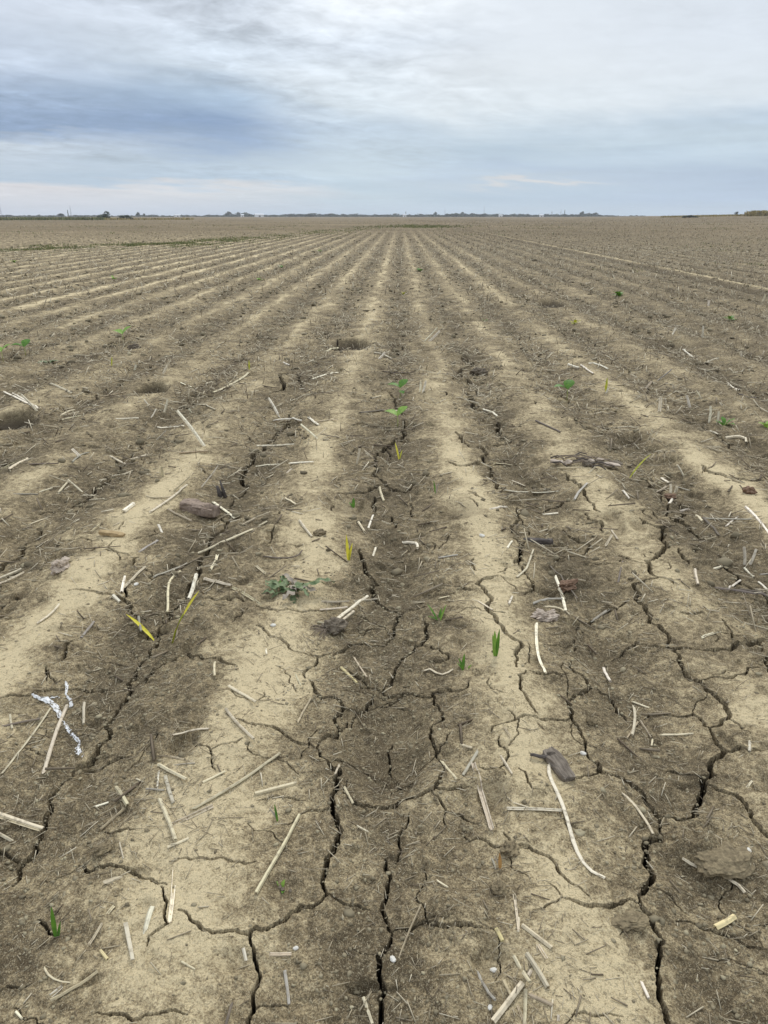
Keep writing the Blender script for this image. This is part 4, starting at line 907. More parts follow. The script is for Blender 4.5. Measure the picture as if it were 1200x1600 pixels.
M_SOIL = soil_material()
M_STRAW = straw_material('weathered_straw')
M_LITTER = tint_material('chaff', [(0.0, (0.115, 0.085, 0.055)), (0.35, (0.26, 0.21, 0.14)), (0.6, (0.43, 0.36, 0.24)), (1.0, (0.64, 0.56, 0.41))], 0.75)
M_CRUMB = tint_material('soil_crumb', [(0.0, (0.13, 0.105, 0.064)), (0.5, (0.235, 0.195, 0.122)), (1.0, (0.40, 0.345, 0.22))], 0.95)
M_GREEN = leaf_material('fresh_leaf', (0.15, 0.275, 0.04), (0.25, 0.385, 0.065))
M_DKGREEN = leaf_material('dark_leaf', (0.06, 0.15, 0.02), (0.11, 0.23, 0.025))
M_YELLOW = leaf_material('yellowed_leaf', (0.56, 0.47, 0.03), (0.72, 0.64, 0.07), 0.3)
M_YGREEN = leaf_material('yellow_green_leaf', (0.30, 0.32, 0.03), (0.45, 0.42, 0.05), 0.3)
M_GREY = leaf_material('dusty_leaf', (0.085, 0.125, 0.05), (0.20, 0.235, 0.115), 0.1, 35)
M_DRYLEAF = leaf_material('dried_leaf', (0.22, 0.18, 0.14), (0.33, 0.28, 0.21), 0.1, 35)
M_STEM = leaf_material('pale_stem', (0.30, 0.33, 0.10), (0.42, 0.40, 0.18), 0.1)
M_WOOD = rough_material('weathered_grey_wood', (0.075, 0.058, 0.044), (0.24, 0.20, 0.155), 110, 1.0, (1, .18, 1))
M_DARKWOOD = rough_material('charred_wood', (0.045, 0.038, 0.033), (0.12, 0.10, 0.085), 60, 0.9, (.3, 1, 1))
M_CHIP = rough_material('split_wood', (0.26, 0.175, 0.085), (0.42, 0.31, 0.165), 40, 0.6, (.15, 1, 1))
M_COB = rough_material('old_cob', (0.16, 0.115, 0.085), (0.34, 0.26, 0.195), 60, 1.0)
M_CLOD = rough_material('clod_soil', (0.095, 0.072, 0.042), (0.275, 0.216, 0.125), 90, 1.0)
M_PALECLOD = rough_material('pale_clod', (0.28, 0.22, 0.165), (0.52, 0.43, 0.34), 45, 1.0)
M_REDCLOD = rough_material('reddish_clod', (0.13, 0.075, 0.045), (0.27, 0.175, 0.115), 45, 1.0)
M_DARKCLOD = rough_material('dark_clod', (0.085, 0.065, 0.045), (0.19, 0.155, 0.11), 45, 1.0)
M_PEBBLE = rough_material('pale_pebble', (0.48, 0.45, 0.38), (0.68, 0.64, 0.56), 60, 0.3)
M_ROOT = rough_material('dry_root', (0.14, 0.105, 0.075), (0.27, 0.215, 0.155), 80, 0.5)
M_SPROUTBROWN = leaf_material('dead_sprout', (0.32, 0.16, 0.05), (0.45, 0.26, 0.09), 0.2)
M_FILM = material('white_film')
def _film():
    m, t, b = M_FILM
    geo = t.add('ShaderNodeNewGeometry'); n = t.noise(geo.outputs['Position'], 140.0, 3, 0.6)
    t.l.new(t.mix(t.remap(n, 0.4, 0.62), (0.56, 0.54, 0.50), (0.76, 0.75, 0.74)), b.inputs['Base Color']); b.inputs['Roughness'].default_value = 0.45
    ag = t.noise(geo.outputs['Position'], 120.0, 3, 0.6)
    av = t.add('ShaderNodeAttribute', attribute_name='hole').outputs['Fac']
    t.l.new(t.math('GREATER_THAN', ag, av), b.inputs['Alpha'])
    bump(t, b, n, 0.15, 0.002)
    return m
M_FILM = _film()

# ---------------------------------------------------------------- ground: one sheet from under the camera to the horizon
def build_ground():
    f0 = 768.0
    rs = [0.12, 0.3, 0.45, 0.56, 0.64, 0.70]
    while rs[-1] < 2200:
        r = rs[-1]; pix = (EYE ** 2 + r ** 2) / (EYE * f0)
        rs.append(r + max(0.0012, min(0.46 * pix, 0.014 * r)))
    r = np.array(rs)
    head = -cam.rotation_euler.z                          # fine cells where one mostly looks
    fi = np.arange(-0.72, 0.72, 0.0009)
    s1 = np.arange(0.726, 1.3, 0.006); s2 = np.arange(1.33, math.pi, 0.05)
    ph = np.concatenate([-s2[::-1], -s1[::-1], fi, s1, s2]) + head
    nr, nc = len(r), len(ph)
    R, A = np.meshgrid(r, ph, indexing='ij')
    x = (R * np.sin(A)); y = (R * np.cos(A))
    cell_r = np.gradient(r)[:, None]; cell_a = np.gradient(ph)[None, :] * r[:, None]
    cell = np.maximum(np.minimum(cell_r, 0.03 + 0 * cell_r), cell_a)
    z, dry, rough, rut, big = soil_state(x, y)
    shade_rut = np.zeros_like(z)
    for hx, hy, rx, ry, dd in HOLLOWS:
        if dd > 0.012:
            q = ((x - hx) / rx) ** 2 + ((y - hy) / ry) ** 2
            shade_rut = np.maximum(shade_rut, 1.2 * np.exp(-q ** 3) if dd > 0.08 else np.exp(-q * 0.9) * min(1, dd / 0.045))  # shade inside the hollows, put into the colour by their shape
    shade_rut = np.maximum(shade_rut, 0.9 * rut)
    dz, pit = relief(x, y, rough, cell)
    z = z + dz; shade_rut = np.maximum(shade_rut, 0.55 * pit)  # pits coloured darker too, standing in for their shade
    # cracks
    rng = random.Random(11)
    lines = [(wd / 1000.0, pts, True) for wd, pts in CRACKS]
    # hairlines and farther cracks that follow the furrows
    for _ in range(130):
        fy = rng.choice([rng.uniform(1.0, 3.2), rng.uniform(1.0, 6.5)]); fx = rng.uniform(-0.75, 0.75) * (fy + 0.8)
        ang = rng.uniform(0, math.tau); L = rng.uniform(0.04, 0.22); pts = [(fx, fy)]
        for i in range(int(L / 0.03) + 1):
            ang += rng.gauss(0, 0.5); q = pts[-1]
            pts.append((q[0] + 0.03 * math.cos(ang), q[1] + 0.03 * math.sin(ang)))
        lines.append((rng.uniform(0.0012, 0.0022), pts, False))
    for fx in list(FURROWS) + [-3.32, -4.14, 3.05, 3.85]:
        yy = rng.uniform(3.3, 4.2)
        while yy < 9.5:
            L = rng.uniform(0.3, 0.9); pts = []; xx = fx + rng.gauss(0, 0.07)
            for i in range(int(L / 0.07) + 1):
                pts.append((xx, yy + 0.07 * i)); xx += rng.gauss(0, 0.028)
            lines.append((rng.uniform(0.002, 0.0048), pts, False)); yy += L + rng.uniform(0.4, 1.8)
    cut = np.zeros_like(z); rim = np.zeros_like(z)
    for width, pts, main in lines:
        P_ = [np.array(p, float) for p in pts]
        for it in range(6):                                # midpoint displacement
            Q = [P_[0]]
            for a_, b_ in zip(P_, P_[1:]):
                dl = b_ - a_; ln = math.hypot(*dl)
                if ln > 0.010:
                    nrm = np.array((-dl[1], dl[0])) / ln
                    Q.append((a_ + b_) / 2 + nrm * ln * rng.uniform(-0.17, 0.17) * (1.0 if ln > 0.03 else 0.7))
                Q.append(b_)
            P_ = Q
        n_ = len(P_)
        wob = [rng.uniform(0.7, 1.25) for _ in range(n_ + 4)]
        for i in range(n_ - 1):
            tt = i / max(1, n_ - 2); endt = min(1.0, 0.35 + 4.0 * min(tt, 1 - tt))
            wv = width * (0.5 * wob[i] + 0.3 * wob[i + 1] + 0.2 * wob[i + 2]) * endt
            a_, b_ = P_[i], P_[i + 1]
            m = max(0.03, wv * 2)
            ra, rb = math.hypot(*a_), math.hypot(*b_); pa, pb = math.atan2(a_[0], a_[1]), math.atan2(b_[0], b_[1])
            i0, i1 = np.searchsorted(r, min(ra, rb) - m), np.searchsorted(r, max(ra, rb) + m)
            j0, j1 = np.searchsorted(ph, min(pa, pb) - m / min(ra, rb)), np.searchsorted(ph, max(pa, pb) + m / min(ra, rb))
            if i1 <= i0 or j1 <= j0: continue
            sl = (slice(i0, i1), slice(j0, j1))
            dx, dy = x[sl] - a_[0], y[sl] - a_[1]; ex, ey = b_ - a_; L2 = ex * ex + ey * ey + 1e-12
            t_ = np.clip((dx * ex + dy * ey) / L2, 0, 1)
            d = np.hypot(dx - t_ * ex, dy - t_ * ey)
            cl = float(cell_a[i0, min(j0, nc - 1)]); cl = max(cl, min(float(cell_r[i0, 0]), 0.02) * 0.7)
            half = max(wv / 2, 0.42 * cl); soft = max(0.12 * half, 0.32 * cl, 0.0005)
            dep = min(0.11, 0.018 + 12.0 * wv) * min(1.0, max(0.6, wv / cl))
            cut[sl] = np.maximum(cut[sl], dep * sstep(half + soft, half - 0.3 * soft, d))
            rim[sl] = np.maximum(rim[sl], min(1, wv / 0.008) * np.exp(-(np.maximum(d - half, 0) / 0.012) ** 2))
    z = z + 0.0018 * rim * (1 + 0.8 * noise(x / 0.05, y / 0.05, 51)) - cut
    deep = sstep(0.0006, 0.007, cut)                        # shade down in the cracks, painted into the soil colour
    for hx, hy, rx, ry, dd in HOLLOWS:                     # burrow walls: their occlusion painted in as near-black
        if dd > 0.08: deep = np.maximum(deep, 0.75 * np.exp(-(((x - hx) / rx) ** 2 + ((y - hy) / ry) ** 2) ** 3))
    farness = sstep(26, 95, R) * (0.85 + 0.15 * big)
    V = np.stack([x, y, z], -1).reshape(-1, 3)
    ii = np.arange(nr - 1)[:, None] * nc; jj = np.arange(nc - 1)[None, :]
    a = (ii + jj).ravel()
    Fq = np.stack([a, a + nc, a + nc + 1, a + 1], -1)
    seam = np.arange(nr - 1) * nc                           # close the circle behind the camera
    Fs = np.stack([seam + nc - 1, seam + 2 * nc - 1, seam + nc, seam], -1)
    Fq = np.concatenate([Fq, Fs])
    # orient upward: (r+, a+) runs clockwise seen from above, so flip
    o = big_mesh('soil', V, Fq, 4, M_SOIL, dict(dry=np.clip(dry, 0, 1).ravel(), farness=np.clip(farness, 0, 1).ravel(), shade_rut=shade_rut.ravel(), deep=deep.ravel()))
    tag(o, kind='structure')
    c = big_mesh('ground_under_camera', np.concatenate([[[0, 0, hz(0, 0)]], V[:nc]]), np.stack([np.zeros(nc), 1 + np.arange(nc), 1 + (np.arange(nc) + 1) % nc], -1), 3, M_SOIL)
    tag(c, kind='structure')
    print('ground', nr, nc)
build_ground()

# ---------------------------------------------------------------- straw
TINTS = {'p': (0.52, 0.445, 0.305), 'w': (0.65, 0.58, 0.44), 'g': (0.30, 0.27, 0.215), 'b': (0.125, 0.10, 0.075), 'y': (0.60, 0.50, 0.25), 't': (0.38, 0.31, 0.20), 'f': (0.50, 0.45, 0.33)}

def gutter(n=4, wall=0.60):
    """section of a stalk split lengthwise: outer arc, then the inner one back"""
    a = np.linspace(math.radians(-15), math.radians(195), n)
    return [(math.cos(q), math.sin(q)) for q in a] + [(wall * math.cos(q), wall * math.sin(q)) for q in a[::-1]]

def tube(pts, rad, sides=8, flat=1.0, hollow=True, section=None, roll=0.0):
    """bent tapering tube, rings across the course; open hollow ends"""
    pts = np.asarray(pts, float); n = len(pts)
    tang = np.gradient(pts, axis=0); tang /= np.linalg.norm(tang, axis=1)[:, None] + 1e-9
    V, F, U, W = [], [], [], []
    s = np.concatenate([[0], np.cumsum(np.linalg.norm(np.diff(pts, axis=0), axis=1))])
    for i in range(n):
        t = tang[i]; up = np.array((0, 0, 1.0)) if abs(t[2]) < 0.9 else np.array((0, 1.0, 0))
        sd_ = np.cross(t, up); sd_ /= np.linalg.norm(sd_); nu = np.cross(sd_, t)
        for j in range(sides):
            a = math.tau * j / sides
            ca, sa = section[j] if section else (math.cos(a), math.sin(a) * flat)
            ca, sa = ca * math.cos(roll) - sa * math.sin(roll), ca * math.sin(roll) + sa * math.cos(roll)
            V.append(pts[i] + rad[i] * (sd_ * ca + nu * sa)); U.append(s[i]); W.append(abs(j / sides - 0.5) * 2)
    for i in range(n - 1):
        for j in range(sides):
            a, b = i * sides + j, i * sides + (j + 1) % sides
            F.append((a, b, b + sides, a + sides))
    for end, i in ((0, 0), (1, n - 1)):                    # pithy hollow
        base = len(V)
        for j in range(sides):
            V.append(pts[i] + (0.55 if not section else 0.97) * (V[i * sides + j] - pts[i]) + (tang[i] * rad[i] * (0.9 if end == 0 else -0.9) if hollow else 0)); U.append(s[i] + 0.5); W.append(0.5)
        ring = [i * sides + j for j in range(sides)]; ins = [base + j for j in range(sides)]
        for j in range(sides):
            q = (ring[j], ins[j], ins[(j + 1) % sides], ring[(j + 1) % sides])
            F.append(q if end == 0 else q[::-1])
        F.append(tuple(ins) if end == 1 else tuple(ins[::-1]))
    return V, F, U, W

def build_straws():
    rng = random.Random(5)
    for tint, wmm, lift, label, course in STRAWS:
        r0 = wmm / 2000.0 * 0.92
        P = np.array(course, float); seg = np.hypot(*np.diff(P, axis=0).T); s = np.concatenate([[0], np.cumsum(seg)]); L = s[-1]
        n = max(4, min(14, int(L / 0.03) + 3))
        t = np.linspace(0, L, n)
        if len(P) > 2:
            u = s / L; X_ = np.polyfit(u, P[:, 0], min(len(P) - 1, 4)); Y_ = np.polyfit(u, P[:, 1], min(len(P) - 1, 4))
            xs, ys = np.polyval(X_, t / L), np.polyval(Y_, t / L)
        else: xs, ys = np.interp(t, s, P[:, 0]), np.interp(t, s, P[:, 1])
        kq = rng.uniform(.25, .75); bend = rng.uniform(-0.02, 0.02) * L * np.minimum(t / L / kq, (1 - t / L) / (1 - kq)) * (2 if rng.random() < .3 else .6)
        d = (P[-1] - P[0]) / (np.hypot(*(P[-1] - P[0])) + 1e-9)
        xs = xs - d[1] * bend; ys = ys + d[0] * bend
        h = height(xs, ys)
        if lift > .025:                                            # stands in the soil: foot at the last point of the course
            foot = P[0]
            k_ = np.linspace(0, 1, n); H = lift
            xs = foot[0] + (P[-1][0] - foot[0]) * k_ + 0.03 * H * np.sin(3 * k_); ys = foot[1] + 0.15 * H * k_; z_ = hz(*foot) - 0.01 + H * k_
        else:                                               # stiff: rests on its high points
            k_ = t / L
            line = np.polyval(np.polyfit(k_, h, 1 if L < 0.25 else 2), k_); line = line + max(0, np.percentile(h - line, 75))
            z_ = np.maximum(line, h) * 0.55 + np.maximum(h, line) * 0.45 + r0 * 0.38 + lift * np.linspace(.35, 1, n)
            z_ = z_ + np.linspace(rng.uniform(-0.002, 0.003), rng.uniform(-0.002, 0.008) * (1 if L > .1 else .5), n)
        if lift <= 0 and rng.random() < .25:                  # one end pressed into the soil
            q = np.linspace(0, 1, n) if rng.random() < .5 else np.linspace(1, 0, n)
            z_ = z_ - r0 * 1.8 * q ** 2
        taper = rng.uniform(0.0, 0.28); rad = r0 * (1 - taper * t / L) * (1 + 0.03 * np.sin(t * 60 + rng.random() * 6))
        if L > 0.16 and tint in 'pwg':                      # a swollen node or two
            for q in ([0.5] if L < 0.3 else [0.33, 0.7]): rad = rad * (1 + 0.10 * np.exp(-((t / L - q + rng.uniform(-.1, .1)) / 0.04) ** 2))
        flat = 0.28 if tint == 'f' else rng.choice([rng.uniform(.4, .6), rng.uniform(.6, .9)])
        split = tint in 'pwtfy' and wmm > 4 and rng.random() < .42
        SIDES = 8 if split else 7
        V, F, U, W = tube(np.stack([xs, ys, z_], -1), rad * (1.15 if split else 1), SIDES, flat, not split, gutter() if split else None, rng.uniform(-.5, .5) + (math.pi if split and rng.random() < .5 else 0))
        c0 = np.array((xs[0], ys[0], z_[0])); V = np.array(V) - c0
        if rng.random() < 0.6:                              # frayed, slanting break
            cutn = rng.random() * 6; ring = np.arange(SIDES)
            V[:SIDES] += (V[SIDES] - V[0]) * np.array([rng.uniform(-.2, .6) for _ in ring])[:, None] * 0.6 + (V[SIDES] - V[0]) * 0.3 * (np.cos(ring / SIDES * math.tau + cutn)[:, None])
        o = mesh_obj('twig' if tint == 'b' else 'straw', V, F, M_STRAW, None, False, dict(u=np.array(U) + rng.random() * 9, v=W))
        o.location = c0
        g = rng.uniform(0.85, 1.3); c = TINTS[tint]; o.color = (c[0] * g, c[1] * g * rng.uniform(.97, 1.02), c[2] * g * rng.uniform(.92, 1.05), 1)
        tag(o, label, 'twig' if tint == 'b' else 'straw', 'dark twigs on the soil' if tint == 'b' else 'straws lying on the field')
build_straws()

# ---------------------------------------------------------------- chaff, crumbs and stubble: far too many to count
def prisms(cx, cy, cz, yaw, pitch, ln, wd, ht):
    """one thin three-sided prism per entry"""
    n = len(cx); dx, dy, dz = np.cos(yaw) * np.cos(pitch), np.sin(yaw) * np.cos(pitch), np.sin(pitch)
    D = np.stack([dx, dy, dz], -1); S = np.stack([-np.sin(yaw), np.cos(yaw), 0 * yaw], -1); U = np.cross(D, S)
    C = np.stack([cx, cy, cz], -1); V = np.zeros((n, 6, 3))
    for e, sg in ((0, -0.5), (1, 0.5)):
        k = 1.0 if e == 0 else 0.7
        base = C + D * (sg * ln)[:, None]
        V[:, e * 3 + 0] = base - S * (wd * .5 * k)[:, None]; V[:, e * 3 + 1] = base + S * (wd * .5 * k)[:, None]; V[:, e * 3 + 2] = base + U * (ht * k)[:, None]
    o = (np.arange(n) * 6)[:, None, None]
    T = np.array([[0, 1, 4], [0, 4, 3], [1, 2, 5], [1, 5, 4], [2, 0, 3], [2, 3, 5], [0, 2, 1], [3, 4, 5]])[None] + o
    return V.reshape(-1, 3), T.reshape(-1, 3)

def wedge(rng, n, r0, r1, half=0.60):
    r = np.sqrt(rng.uniform(r0 * r0, r1 * r1, n)); a = rng.uniform(-half, half, n) + 0.0194 * -1
    return r * np.sin(a), r * np.cos(a)

def scatter_litter():
    rng = np.random.default_rng(8); VV, FF, TT = [], [], []; off = 0
    def add(x, y, lmin, lmax, wmin, wmax, up=0.10, tint=None, lift=0.0):
        nonlocal off
        n = len(x); h = height(x, y)
        yaw = rng.uniform(0, math.tau, n); pitch = rng.normal(0, up, n)
        ln = lmin * (lmax / lmin) ** rng.random(n); wd = rng.uniform(wmin, wmax, n)
        e = 0.01
        sl = (height(x + e * np.cos(yaw), y + e * np.sin(yaw)) - h) / e
        V, F = prisms(x, y, h + wd * 0.30 + np.abs(np.sin(pitch)) * ln * 0.42 + lift, yaw, pitch + np.arctan(sl), ln, wd, wd * 0.6)
        t = np.clip(rng.beta(2.2, 1.8, n) if tint is None else rng.normal(tint, 0.15, n), 0, 1)
        VV.append(V); FF.append(F + off); TT.append(np.repeat(t, 6)); off += len(V)
    def clustered(x, y, sc=2.2, seed=61, keep=0.0):
        ph = row_phase(x); c = np.cos(2 * np.pi * (ph - 0.25))
        d = fbm(x * sc, y * sc * 0.8, seed, 3) + 0.25 * np.cos(2 * np.pi * ph) + keep
        k = rng.random(len(x)) < sstep(-0.35, 0.6, d) + 0.08
        return x[k], y[k]
    add(*clustered(*wedge(rng, 9000, 0.85, 2.6)), 0.006, 0.040, 0.0008, 0.0026, 0.2)
    add(*clustered(*wedge(rng, 1500, 0.85, 3.0)), 0.02, 0.055, 0.002, 0.0042, 0.12)
    add(*clustered(*wedge(rng, 13000, 2.6, 6.0)), 0.012, 0.07, 0.0018, 0.0052, 0.28)
    add(*clustered(*wedge(rng, 3600, 2.8, 9.0)), 0.04, 0.16, 0.004, 0.0085, 0.22)
    add(*clustered(*wedge(rng, 1500, 1.6, 9.0), sc=1.4, seed=66), 0.04, 0.16, 0.005, 0.012, 0.15, 0.08)
    add(*clustered(*wedge(rng, 34000, 6.0, 14.0)), 0.02, 0.12, 0.004, 0.011, 0.45)
    add(*clustered(*wedge(rng, 30000, 14.0, 40.0), sc=1.0), 0.05, 0.20, 0.008, 0.022, 0.7)
    # fine fibre nests seen near the feet
    for (cx, cy), n, s in [((SPOT['rootclump'][0] - .05, SPOT['rootclump'][1]), 60, .05), (SPOT['heap'], 260, .12)] + [((px, py), 110, 0.10) for px, py in NESTS]:
        x = rng.normal(cx, s, n); y = rng.normal(cy, s * 1.2, n)
        add(x, y, 0.01, 0.06, 0.0009, 0.0024, 0.22, 0.45, 0.0015)
    V = np.concatenate(VV); F = np.concatenate(FF)
    o = big_mesh('straw_litter', V, F, 3, M_LITTER, dict(tint=np.concatenate(TT)), smooth=False)
    tag(o, 'fine pale chaff and straw fibres strewn over the whole field', 'chaff', kind='stuff')
NESTS = [(-.62, 1.62), (-.57, 1.72), (-.60, 1.50), (.16, 1.55), (.22, 1.95), (-.42, 2.35), (-.32, 2.6), (.30, 1.16), (-.75, 1.95), (.95, 2.1), (-.1, 3.2), (.85, 3.4)]

def scatter_crumbs():
    rng = np.random.default_rng(9)
    ico_v = np.array([(0, 0, 1), (.894, 0, .447), (.276, .851, .447), (-.724, .526, .447), (-.724, -.526, .447), (.276, -.851, .447), (.724, .526, -.447), (-.276, .851, -.447), (-.894, 0, -.447), (-.276, -.851, -.447), (.724, -.526, -.447), (0, 0, -1)])
    ico_f = np.array([(0, 1, 2), (0, 2, 3), (0, 3, 4), (0, 4, 5), (0, 5, 1), (1, 6, 2), (2, 7, 3), (3, 8, 4), (4, 9, 5), (5, 10, 1), (6, 7, 2), (7, 8, 3), (8, 9, 4), (9, 10, 5), (10, 6, 1), (11, 7, 6), (11, 8, 7), (11, 9, 8), (11, 10, 9), (11, 6, 10)])
    VV, TT = [], []
    for n, r0, r1, s0, s1 in ((26000, .85, 3.0, .0012, .0058), (800, .9, 3.5, .004, .011), (12000, 3.0, 8.0, .003, .014), (1500, 3.0, 13.0, .012, .030), (16000, 8, 26, .01, .040), (9000, 26, 70, .02, .07)):
        x, y = wedge(rng, n, r0, r1)
        d = fbm(x * 1.7, y * 1.3, 71, 3) + 0.45 * np.cos(2 * np.pi * row_phase(x))
        k = rng.random(n) < sstep(-0.4, 0.8, d) + 0.05; x, y = x[k], y[k]; n = len(x)
        s = s0 * (s1 / s0) ** (rng.random(n) ** 1.7)
        J = ico_v[None] * (1 + rng.normal(0, 0.30, (n, 12, 1))) * s[:, None, None] * np.stack([rng.uniform(.8, 1.3, n), rng.uniform(.8, 1.3, n), rng.uniform(.5, .85, n)], -1)[:, None]
        VV.append((J + np.stack([x, y, height(x, y) + s * 0.12], -1)[:, None]).reshape(-1, 3)); TT.append(np.repeat(np.clip(rng.normal(.42, .2, n) - .25 * (s > .012), 0, 1), 12))
    V = np.concatenate(VV); n = len(V) // 12
    F = (ico_f[None] + (np.arange(n) * 12)[:, None, None]).reshape(-1, 3)
    o = big_mesh('soil_crumbs', V, F, 3, M_CRUMB, dict(tint=np.concatenate(TT)), smooth=False)
    tag(o, 'loose brown soil crumbs lying in and between the furrows', 'soil crumbs', kind='stuff')

def scatter_stubble():
    rng = np.random.default_rng(10); VV, FF, TT = [], [], []; off = 0
    for n, r0, r1, h0, h1, w_ in ((2600, 4.5, 12, .03, .11, .006), (14000, 12, 34, .03, .11, .008), (22000, 34, 90, .05, .16, .02), (14000, 90, 280, .10, .24, .06)):
        x, y = wedge(rng, n, r0, r1, 0.55)
        d = fbm(x * .5, y * .12, 81, 3) + 0.5 * sstep(-2, 5, x) - 0.3
        k = rng.random(n) < sstep(-0.5, 0.7, d); x, y = x[k], y[k]; n = len(x)
        h = rng.uniform(h0, h1, n); pit = rng.normal(math.pi / 2, 0.38, n)
        V, F = prisms(x, y, height(x, y) + h * 0.42, rng.uniform(0, math.tau, n), pit, h, np.full(n, w_) * rng.uniform(.6, 1.3, n), np.full(n, w_ * .7))
        VV.append(V); FF.append(F + off); TT.append(np.repeat(np.clip(rng.beta(1.6, 2.2, n), 0, 1), 6)); off += len(V)
    o = big_mesh('stubble', np.concatenate(VV), np.concatenate(FF), 3, M_LITTER, dict(tint=np.concatenate(TT)), smooth=False)
    tag(o, 'short broken crop stubble standing across the far rows', 'stubble', kind='stuff')
scatter_litter(); scatter_crumbs(); scatter_stubble()

# ---------------------------------------------------------------- solid bits on the soil
def lump(name, mat, loc, size, seed, rough=0.3, rot=0.0, parent=None, res=4, sink=0.25, freq=1.6):
    import bmesh
    bm = bmesh.new(); bmesh.ops.create_icosphere(bm, subdivisions=res, radius=1)
    V = np.array([v.co[:] for v in bm.verts]); F = [[v.index for v in f.verts] for f in bm.faces]; bm.free()
    n = noise(V[:, 0] * freq + 7 * seed, V[:, 1] * freq + V[:, 2] * 1.3, seed) + noise(V[:, 2] * freq + 3, V[:, 0] * freq - V[:, 1] * freq, seed + 3)
    n2 = noise(V[:, 0] * 4.2 + seed, V[:, 1] * 4.2 + V[:, 2] * 3.7, seed + 5); n3 = noise(V[:, 0] * 9 + seed, V[:, 1] * 9 + V[:, 2] * 8, seed + 8)
    n4 = np.abs(noise(V[:, 0] * 3 + V[:, 2] * 2 + seed, V[:, 1] * 3 - V[:, 2], seed + 11))
    V = V * (1 + rough * n * 0.7 - rough * 0.28 * n4 + rough * 0.4 * n2 + rough * 0.30 * n3)[:, None] * np.array(size)
    c, s = math.cos(rot), math.sin(rot); V = np.stack([V[:, 0] * c - V[:, 1] * s, V[:, 0] * s + V[:, 1] * c, V[:, 2]], -1)
    o = mesh_obj(name, V, F, mat, parent, False)
    o.location = loc if parent else (loc[0], loc[1], hz(*loc[:2]) + size[2] * (1 - 2 * sink))
    return o

def at(k): return SPOT[k]
def ground_empty(name, k, rz=0.0, tilt=0.0):
    e = bpy.data.objects.new(name, None); COL.objects.link(e); p = at(k)
    e.location = (p[0], p[1], hz(*p)); e.rotation_euler = (tilt, 0, rz); e.empty_display_size = 0.05
    return e

for k, mat, sz, rough, rot, label in [
    ('clod_pale', M_PALECLOD, (.052, .03, .024), .55, .2, 'lumpy three-lobed pale clod lying among grey straws'),
    ('clod_red', M_REDCLOD, (.042, .032, .026), .5, .5, 'reddish brown soil clod beside a whitish straw'),
    ('clod_pink', M_PALECLOD, (.032, .045, .026), .6, -.5, 'pinkish pale knobbly clod alone on the ridge'),
    ('clod_dark', M_DARKCLOD, (.075, .05, .04), .45, .1, 'dark rounded clod on the pale strip behind the seedlings'),
    ('clod_brown', M_DARKCLOD, (.065, .04, .035), .3, .0, 'dark brown block-shaped clod beside the distant two-leaved seedling'),
    ('clod_s', M_CLOD, (.036, .024, .009), .35, .2, 'broad flat clod at the bend of the widest crack'),
    ('clod_big', M_CLOD, (.070, .048, .020), .22, .3, 'broad rough soil clod behind the thin bent straw near the right edge'),
    ('clod_t', M_CLOD, (.032, .026, .016), .4, 1., 'small dull clod on the ridge behind the weed rosette'),
    ('clod_u', M_CLOD, (.022, .018, .012), .4, .4, 'small earthy clod by the crack at lower left'),
    ('clod_v', M_CLOD, (.024, .02, .015), .45, .9, 'earthy clod beside the brown dead sprout'),
    ('clod_w', M_CLOD, (.018, .018, .012), .45, .2, 'little clod in front of the brown dead sprout'),
    ('clod_x', M_CLOD, (.016, .014, .010), .4, .2, 'little clod by the crack behind the grey wood chunk'),
    ('clod_y', M_REDCLOD, (.035, .026, .016), .4, .2, 'flat reddish clod under the upright straws in the far right furrow'),
    ('clod_z', M_REDCLOD, (.032, .03, .022), .4, .2, 'round reddish clod on the ridge near the right edge'),
    ('clod_q', M_CLOD, (.015, .012, .009), .4, .2, 'tiny clod touching the crack right of the shallow bowl')]:
    tag(lump('clod', mat, at(k), sz, sum(map(ord, k)) % 97, rough, rot, sink=.45 if k == 'clod_big' else .25), label, 'clod', 'soil clods')
for i, (k, s, label) in enumerate([
    ('peb_a', .0055, 'round whitish pebble behind the straw bunch at bottom right'), ('peb_b', .0045, 'whitish pebble at the foot of the grey straw at the bottom'),
    ('peb_c', .006, 'elongated white grain beside the wide bottom crack'), ('peb_d', .008, 'whitish crumb left of the root clump on the pale ridge'),
    ('peb_e', .009, 'whitish chip by the crack at mid left'), ('peb_f', .011, 'whitish pebble on the pale strip right of centre'),
    ('peb_g', .0045, 'white grain beside a short straw near the bottom left crack'), ('peb_h', .006, 'pale pebble near the right edge'), ('peb_i', .007, 'white pebble beside the crack near the grey wood chunk')]):
    tag(lump('pebble', M_PEBBLE, at(k), (s * 1.4, s, s * .75), 7 + i, .18, i * 1.1, res=2), label, 'pebble', 'pale pebbles')

